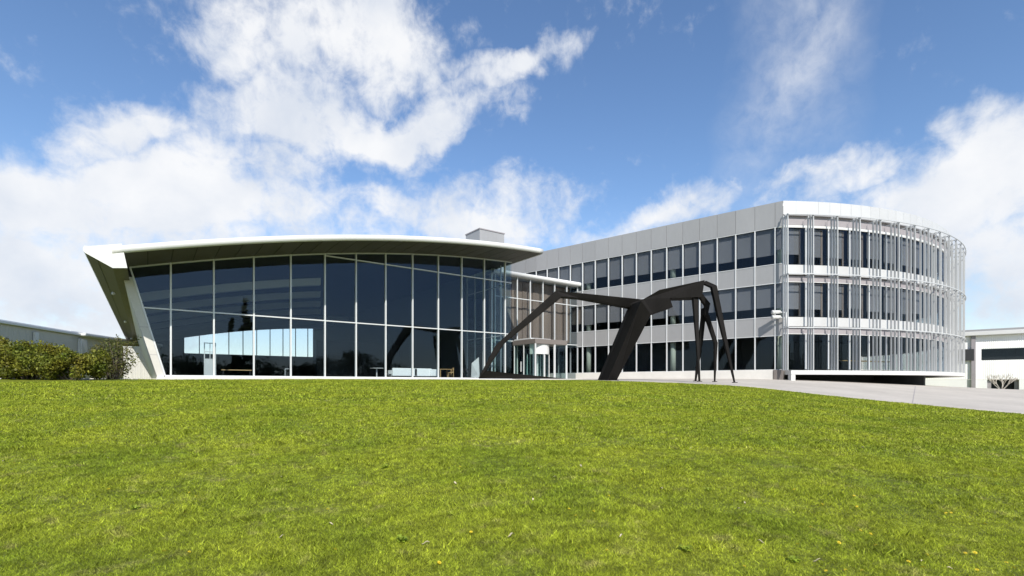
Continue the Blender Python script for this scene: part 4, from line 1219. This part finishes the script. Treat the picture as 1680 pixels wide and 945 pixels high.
# trees across the road behind the photographer: they stand in the hall's reflections
def tree(name, lab, U, V, hgt, crown_r, n, leaf, mat, seed, conifer=False, group=None):
    g = np.random.default_rng(seed); rr = random.Random(seed)
    M = Matrix.Translation((U, V, ground_z((U, V)) - .1))
    r = root(name, lab, 'tree', M, group)
    vs, fs = [], []
    tube(vs, fs, (0, 0, -.2), (0, 0, hgt * .5), hgt * .022, hgt * .014, 9); tube(vs, fs, (0, 0, hgt * .5), (0, 0, hgt * .92), hgt * .014, .03, 8)
    lobes = []
    for i in range(24):
        a = rr.uniform(0, 6.283)
        if conifer:
            z = hgt * (.12 + .86 * (i / 23)); q = crown_r * (1.02 - i / 23) * rr.uniform(.35, .8); rad = crown_r * (.16 + .30 * (1 - i / 23))
        else:
            z = hgt * rr.uniform(.32, .86); q = crown_r * rr.uniform(.2, .85) * math.sqrt(max(.2, 1 - (2 * z / hgt - 1.15) ** 2)); rad = crown_r * rr.uniform(.25, .45)
        c = Vector((math.cos(a) * q, math.sin(a) * q, z)); lobes.append((*c, rad))
        tube(vs, fs, (0, 0, max(hgt * .15, z - q * .7)), c, hgt * .007, .02, 5)
    put('trunk', mesh_of('trunk', vs, fs, M_['bark']), r, M)
    put('crown', leaves_mesh('crown', mat, clump_points(g, n, 1, lobes, .3), leaf, .5, .1, seed), r, M)
def refl(x, Vt):                                  # where a tree stands whose reflection shows in column x of the glass
    U, _ = on_v(x, 2 * VG - Vt); return U
TG = 'trees mirrored in the hall glass'
tree('pine_tree', 'tallest slender dark conifer mirrored in the hall glass', refl(402, -32), -32, 17.5, 2.6, 5000, .5, M_['pine'], 31, True, TG)
tree('pine_tree', 'shorter dark conifer mirrored beside the tallest one', refl(381, -33), -33, 14.0, 2.2, 4000, .5, M_['pine'], 32, True, TG)
k = 0
for x, V_, h_, c_ in ((300, -46, 8, 5.5), (345, -50, 7, 5), (432, -48, 7.5, 4.5), (497, -48, 7.2, 3.5), (535, -47, 9, 5), (580, -45, 10.5, 5), (612, -50, 8, 5), (655, -52, 7, 5), (750, -50, 7.5, 3.2), (830, -52, 7, 6)):
    tree('round_tree', 'round-headed dark broadleaf tree mirrored low in the hall glass', refl(x, V_), V_, h_, c_, 2600, .55, M_['tree'], 40 + k, False, TG); k += 1

# ================================================================== grass and lawn flowers
_e = resample(EDGE, 400)
def inside_lawn(X, Y):
    """true where the point lies on the camera's side of the paving edge"""
    ok = np.ones(X.shape, bool)
    # depth of the edge in the same viewing direction
    ang_e = np.arctan2(_e[:, 0], np.maximum(_e[:, 1], .01)); rad_e = np.hypot(_e[:, 0], _e[:, 1])
    o = np.argsort(ang_e)
    ang = np.arctan2(X, np.maximum(Y, .01)); rad = np.hypot(X, Y)
    lim = np.interp(ang, ang_e[o], rad_e[o], left=31.0)
    return rad < lim - .02
def build_grass():
    g = np.random.default_rng(11)
    P = []; S = []
    for (y0, y1, dens, hgt, wid) in ((2.0, 5.5, 9500, .023, .0036), (5.5, 9, 4800, .026, .0052), (9, 15, 1700, .031, .0095), (15, 34, 420, .038, .019)):
        half = lambda y: 1.1 * y + 3.2
        area = (half(y0) + half(y1)) * (y1 - y0)
        n = int(area * dens)
        Y = y0 + (y1 - y0) * np.sqrt((g.random(n) * (y1 ** 2 - y0 ** 2) + y0 ** 2) - y0 ** 2 + 0) / max(math.sqrt(y1 ** 2 - y0 ** 2), 1e-6) if False else np.sqrt(g.random(n) * (y1 ** 2 - y0 ** 2) + y0 ** 2)
        X = (g.random(n) * 2 - 1) * (1.1 * Y + 3.2)
        m = inside_lawn(X, Y)
        P.append(np.stack([X[m], Y[m]], 1)); S.append(np.stack([np.full(m.sum(), hgt), np.full(m.sum(), wid)], 1))
    # longer tufts the mower left
    for k in range(420):
        y = math.sqrt(g.random() * (18 ** 2 - 3.5 ** 2) + 3.5 ** 2); x = (g.random() * 2 - 1) * (1.05 * y + .5)
        m = 110; rad = g.uniform(.05, .16) * (1 + y * .05)
        q = np.array([x, y]) + g.normal(size=(m, 2)) * rad * np.array([1.4, .8])
        q = q[inside_lawn(q[:, 0], q[:, 1])]
        P.append(q); S.append(np.tile([[.040 + .001 * y, .0045 + .0006 * y]], (len(q), 1)))
    P = np.concatenate(P); S = np.concatenate(S)
    n = len(P)
    Z = terrain_cam(P[:, 0], P[:, 1])
    # uneven mowing: slow variation of blade height
    patch = (np.sin(P[:, 0] * 1.7 + np.sin(P[:, 1] * 1.1) * 2) * np.sin(P[:, 1] * 2.3 + np.sin(P[:, 0] * .9) * 2) +
             .7 * np.sin(P[:, 0] * 5.1 + 1.3 * np.sin(P[:, 1] * 4.3)) * np.sin(P[:, 1] * 6.7 + np.sin(P[:, 0] * 3.7)))
    hgt = S[:, 0] * g.uniform(.5, 1.5, n) * (1 + .28 * patch)
    th = g.random(n) * 2 * math.pi; lean = g.uniform(.3, 1.7, n)
    U = CP * P[:, 0] + SP * P[:, 1]; V = -SP * P[:, 0] + CP * P[:, 1]
    base = np.stack([U, V, Z - .004], 1)
    ph = g.random(n) * 2 * math.pi
    wv = np.stack([np.cos(ph), np.sin(ph), np.zeros(n)], 1) * (S[:, 1] * g.uniform(.6, 1.3, n))[:, None]
    tip = base + np.stack([np.cos(th) * lean * hgt, np.sin(th) * lean * hgt, hgt], 1)
    v = np.stack([base - wv, base + wv, tip], 1).reshape(-1, 3).astype(np.float32)
    me = bpy.data.meshes.new('grass')
    me.vertices.add(3 * n); me.vertices.foreach_set('co', v.ravel())
    me.loops.add(3 * n); me.loops.foreach_set('vertex_index', np.arange(3 * n, dtype=np.int32))
    me.polygons.add(n); me.polygons.foreach_set('loop_start', np.arange(0, 3 * n, 3, dtype=np.int32)); me.polygons.foreach_set('loop_total', np.full(n, 3, np.int32))
    me.materials.append(M_['blade']); me.update(calc_edges=True)
    o = put('grass', me, None, Matrix.Identity(4), 'stuff'); label(o, 'short mown yellow-green grass covering the lawn', 'grass')
    print('blades', n)
build_grass()

def on_lawn(x, y):
    """where the ray of pixel (x, y) meets the lawn"""
    r, t = (x - 840) / F, (630 - y) / F
    Ys = np.linspace(2.5, 40, 1500)
    z = terrain_cam(r * Ys, Ys)
    i = int(np.argmax(z >= t * Ys))
    return c2w(r * Ys[i], Ys[i], float(z[i]))
def zoomed(x0, y0, k, pts): return [(x0 + a / k, y0 + b / k) for a, b in pts]
M_['petal'] = material('yellow_petal', (.62, .47, .015), .6, island=.2)
M_['dry'] = material('dry_leaf', (.42, .36, .24), .8, objrand=.3)
M_['weed'] = leaf_mat('weed_leaf', (.26, .33, .03), .4, .02)
FLOWERS = (zoomed(0, 640, 2.8, [(65, 345), (205, 335), (500, 467), (870, 480), (900, 497), (737, 578), (850, 574), (752, 762), (870, 760), (1230, 325), (1258, 348), (1577, 390), (1505, 562), (1540, 747), (365, 528), (480, 293)]) +
           zoomed(600, 640, 3.098, [(1237, 548), (1033, 614), (1068, 648), (1160, 626), (1095, 818), (1225, 830), (1127, 853), (375, 900), (1350, 412), (1360, 462), (480, 402), (535, 735)]) +
           zoomed(1080, 640, 2.8, [(785, 447), (850, 482), (900, 497), (752, 538), (570, 541), (912, 547), (625, 467), (700, 645), (975, 677), (830, 717), (997, 730), (640, 722), (1235, 775), (1150, 805), (1215, 828), (1410, 765), (1455, 765), (1600, 810), (1635, 830), (1465, 845), (395, 828), (770, 845), (860, 845), (935, 845), (1320, 577), (1140, 588), (930, 660), (1500, 625), (1550, 400), (1345, 575)]))
LITTER = (zoomed(1080, 640, 2.8, [(398, 525), (470, 708), (935, 268), (150, 272), (15, 460), (1215, 795), (1340, 830), (735, 800), (365, 550)]) +
          zoomed(0, 640, 2.8, [(15, 333), (160, 325), (498, 318), (1295, 405), (1520, 622), (105, 265), (1295, 685)]) +
          zoomed(600, 640, 3.098, [(740, 750), (850, 565), (1300, 750), (965, 450), (1095, 393), (305, 795), (455, 480)]))
WEEDS = zoomed(1080, 640, 2.8, [(230, 465), (1665, 370), (1560, 440), (620, 790), (130, 745)]) + zoomed(600, 640, 3.098, [(100, 400), (1320, 210), (430, 640), (180, 780)]) + zoomed(0, 640, 2.8, [(1330, 430), (1600, 325), (620, 550), (1480, 50)])
def build_lawn_bits():
    g = random.Random(12)
    # flower head: two rings of petals over a stem
    vs, fs = [], []
    for ring, (rad, lift, n) in enumerate(((.027, .0, 18), (.018, .007, 13), (.009, .011, 8))):
        for k in range(n):
            a = 2 * math.pi * k / n + ring * .3; w = .16
            b = len(vs)
            vs += [(.003 * math.cos(a), .003 * math.sin(a), lift), (rad * .7 * math.cos(a - w), rad * .7 * math.sin(a - w), lift + .004), (rad * math.cos(a), rad * math.sin(a), lift + .003), (rad * .7 * math.cos(a + w), rad * .7 * math.sin(a + w), lift + .004)]
            fs.append((b, b + 1, b + 2, b + 3))
    head_me = mesh_of('flower_head', vs, fs, M_['petal'])
    vs, fs = [], []
    tube(vs, fs, (0, 0, 0), (.002, .001, .045), .0025, .002, 6)
    stem_me = mesh_of('stem', vs, fs, M_['weed'])
    for i, (x, y) in enumerate(FLOWERS):
        p = on_lawn(x, y); sc = g.uniform(.5, .75)
        Mx = Matrix.Translation(p) @ Matrix.Rotation(g.uniform(0, 6.28), 4, 'Z') @ Matrix.Scale(sc, 4)
        r = root('dandelion', 'small yellow dandelion flower open in the mown lawn', 'flower', Mx, 'dandelions scattered in the lawn')
        put('stem', stem_me, r, Mx)
        put('flower_head', head_me, r, Mx @ Matrix.Translation((.002, .001, .044)) @ Matrix.Rotation(g.uniform(-.5, .5), 4, 'X') @ Matrix.Rotation(g.uniform(-.5, .5), 4, 'Y'))
    # curled dry leaves
    vs, fs = [], []
    n = 7
    for i in range(n):
        t = i / (n - 1); w = .016 * math.sin(math.pi * (.08 + .84 * t)); z = .018 + .016 * math.sin(t * 5)
        for sg, dz in ((-1, .010), (0, 0), (1, .010)): vs.append(((t - .5) * .095, sg * w, z + dz))
    for i in range(n - 1):
        for k in range(2): a = 3 * i + k; fs.append((a, a + 1, a + 4, a + 3))
    leaf_me = mesh_of('dry_leaf', vs, fs, M_['dry'], True)
    for (x, y) in LITTER:
        p = on_lawn(x, y); sc = g.uniform(.4, .9)
        Mx = Matrix.Translation(p + Vector((0, 0, .008))) @ Matrix.Rotation(g.uniform(0, 6.28), 4, 'Z') @ Matrix.Rotation(g.uniform(-.4, .4), 4, 'X') @ Matrix.Scale(sc, 4)
        label(put('dry_leaf', leaf_me, None, Mx), 'pale curled dry leaf lying on the mown lawn', 'leaf', 'dry leaves lying in the lawn')
    # flat broad-leaved weeds
    vs, fs = [], []
    for k in range(16):
        a = k * 2.4; L0 = .05 + .05 * ((k * 7) % 5) / 5; ca, sa = math.cos(a), math.sin(a); b = len(vs); w = L0 * .26; h = .02 + .02 * (k % 3)
        vs += [(0, 0, .006), (ca * L0 * .55 - sa * w, sa * L0 * .55 + ca * w, h), (ca * L0, sa * L0, h * .7), (ca * L0 * .55 + sa * w, sa * L0 * .55 - ca * w, h)]
        fs.append((b, b + 1, b + 2, b + 3))
    weed_me = mesh_of('weed_rosette', vs, fs, M_['weed'])
    for (x, y) in WEEDS:
        p = on_lawn(x, y); sc = g.uniform(.6, 1.0)
        Mx = Matrix.Translation(p + Vector((0, 0, .004))) @ Matrix.Rotation(g.uniform(0, 6.28), 4, 'Z') @ Matrix.Scale(sc, 4)
        label(put('weed_rosette', weed_me, None, Mx), 'flat dark green broad-leaved weed growing in the mown lawn', 'weed', 'broad-leaved weeds in the lawn')
build_lawn_bits()
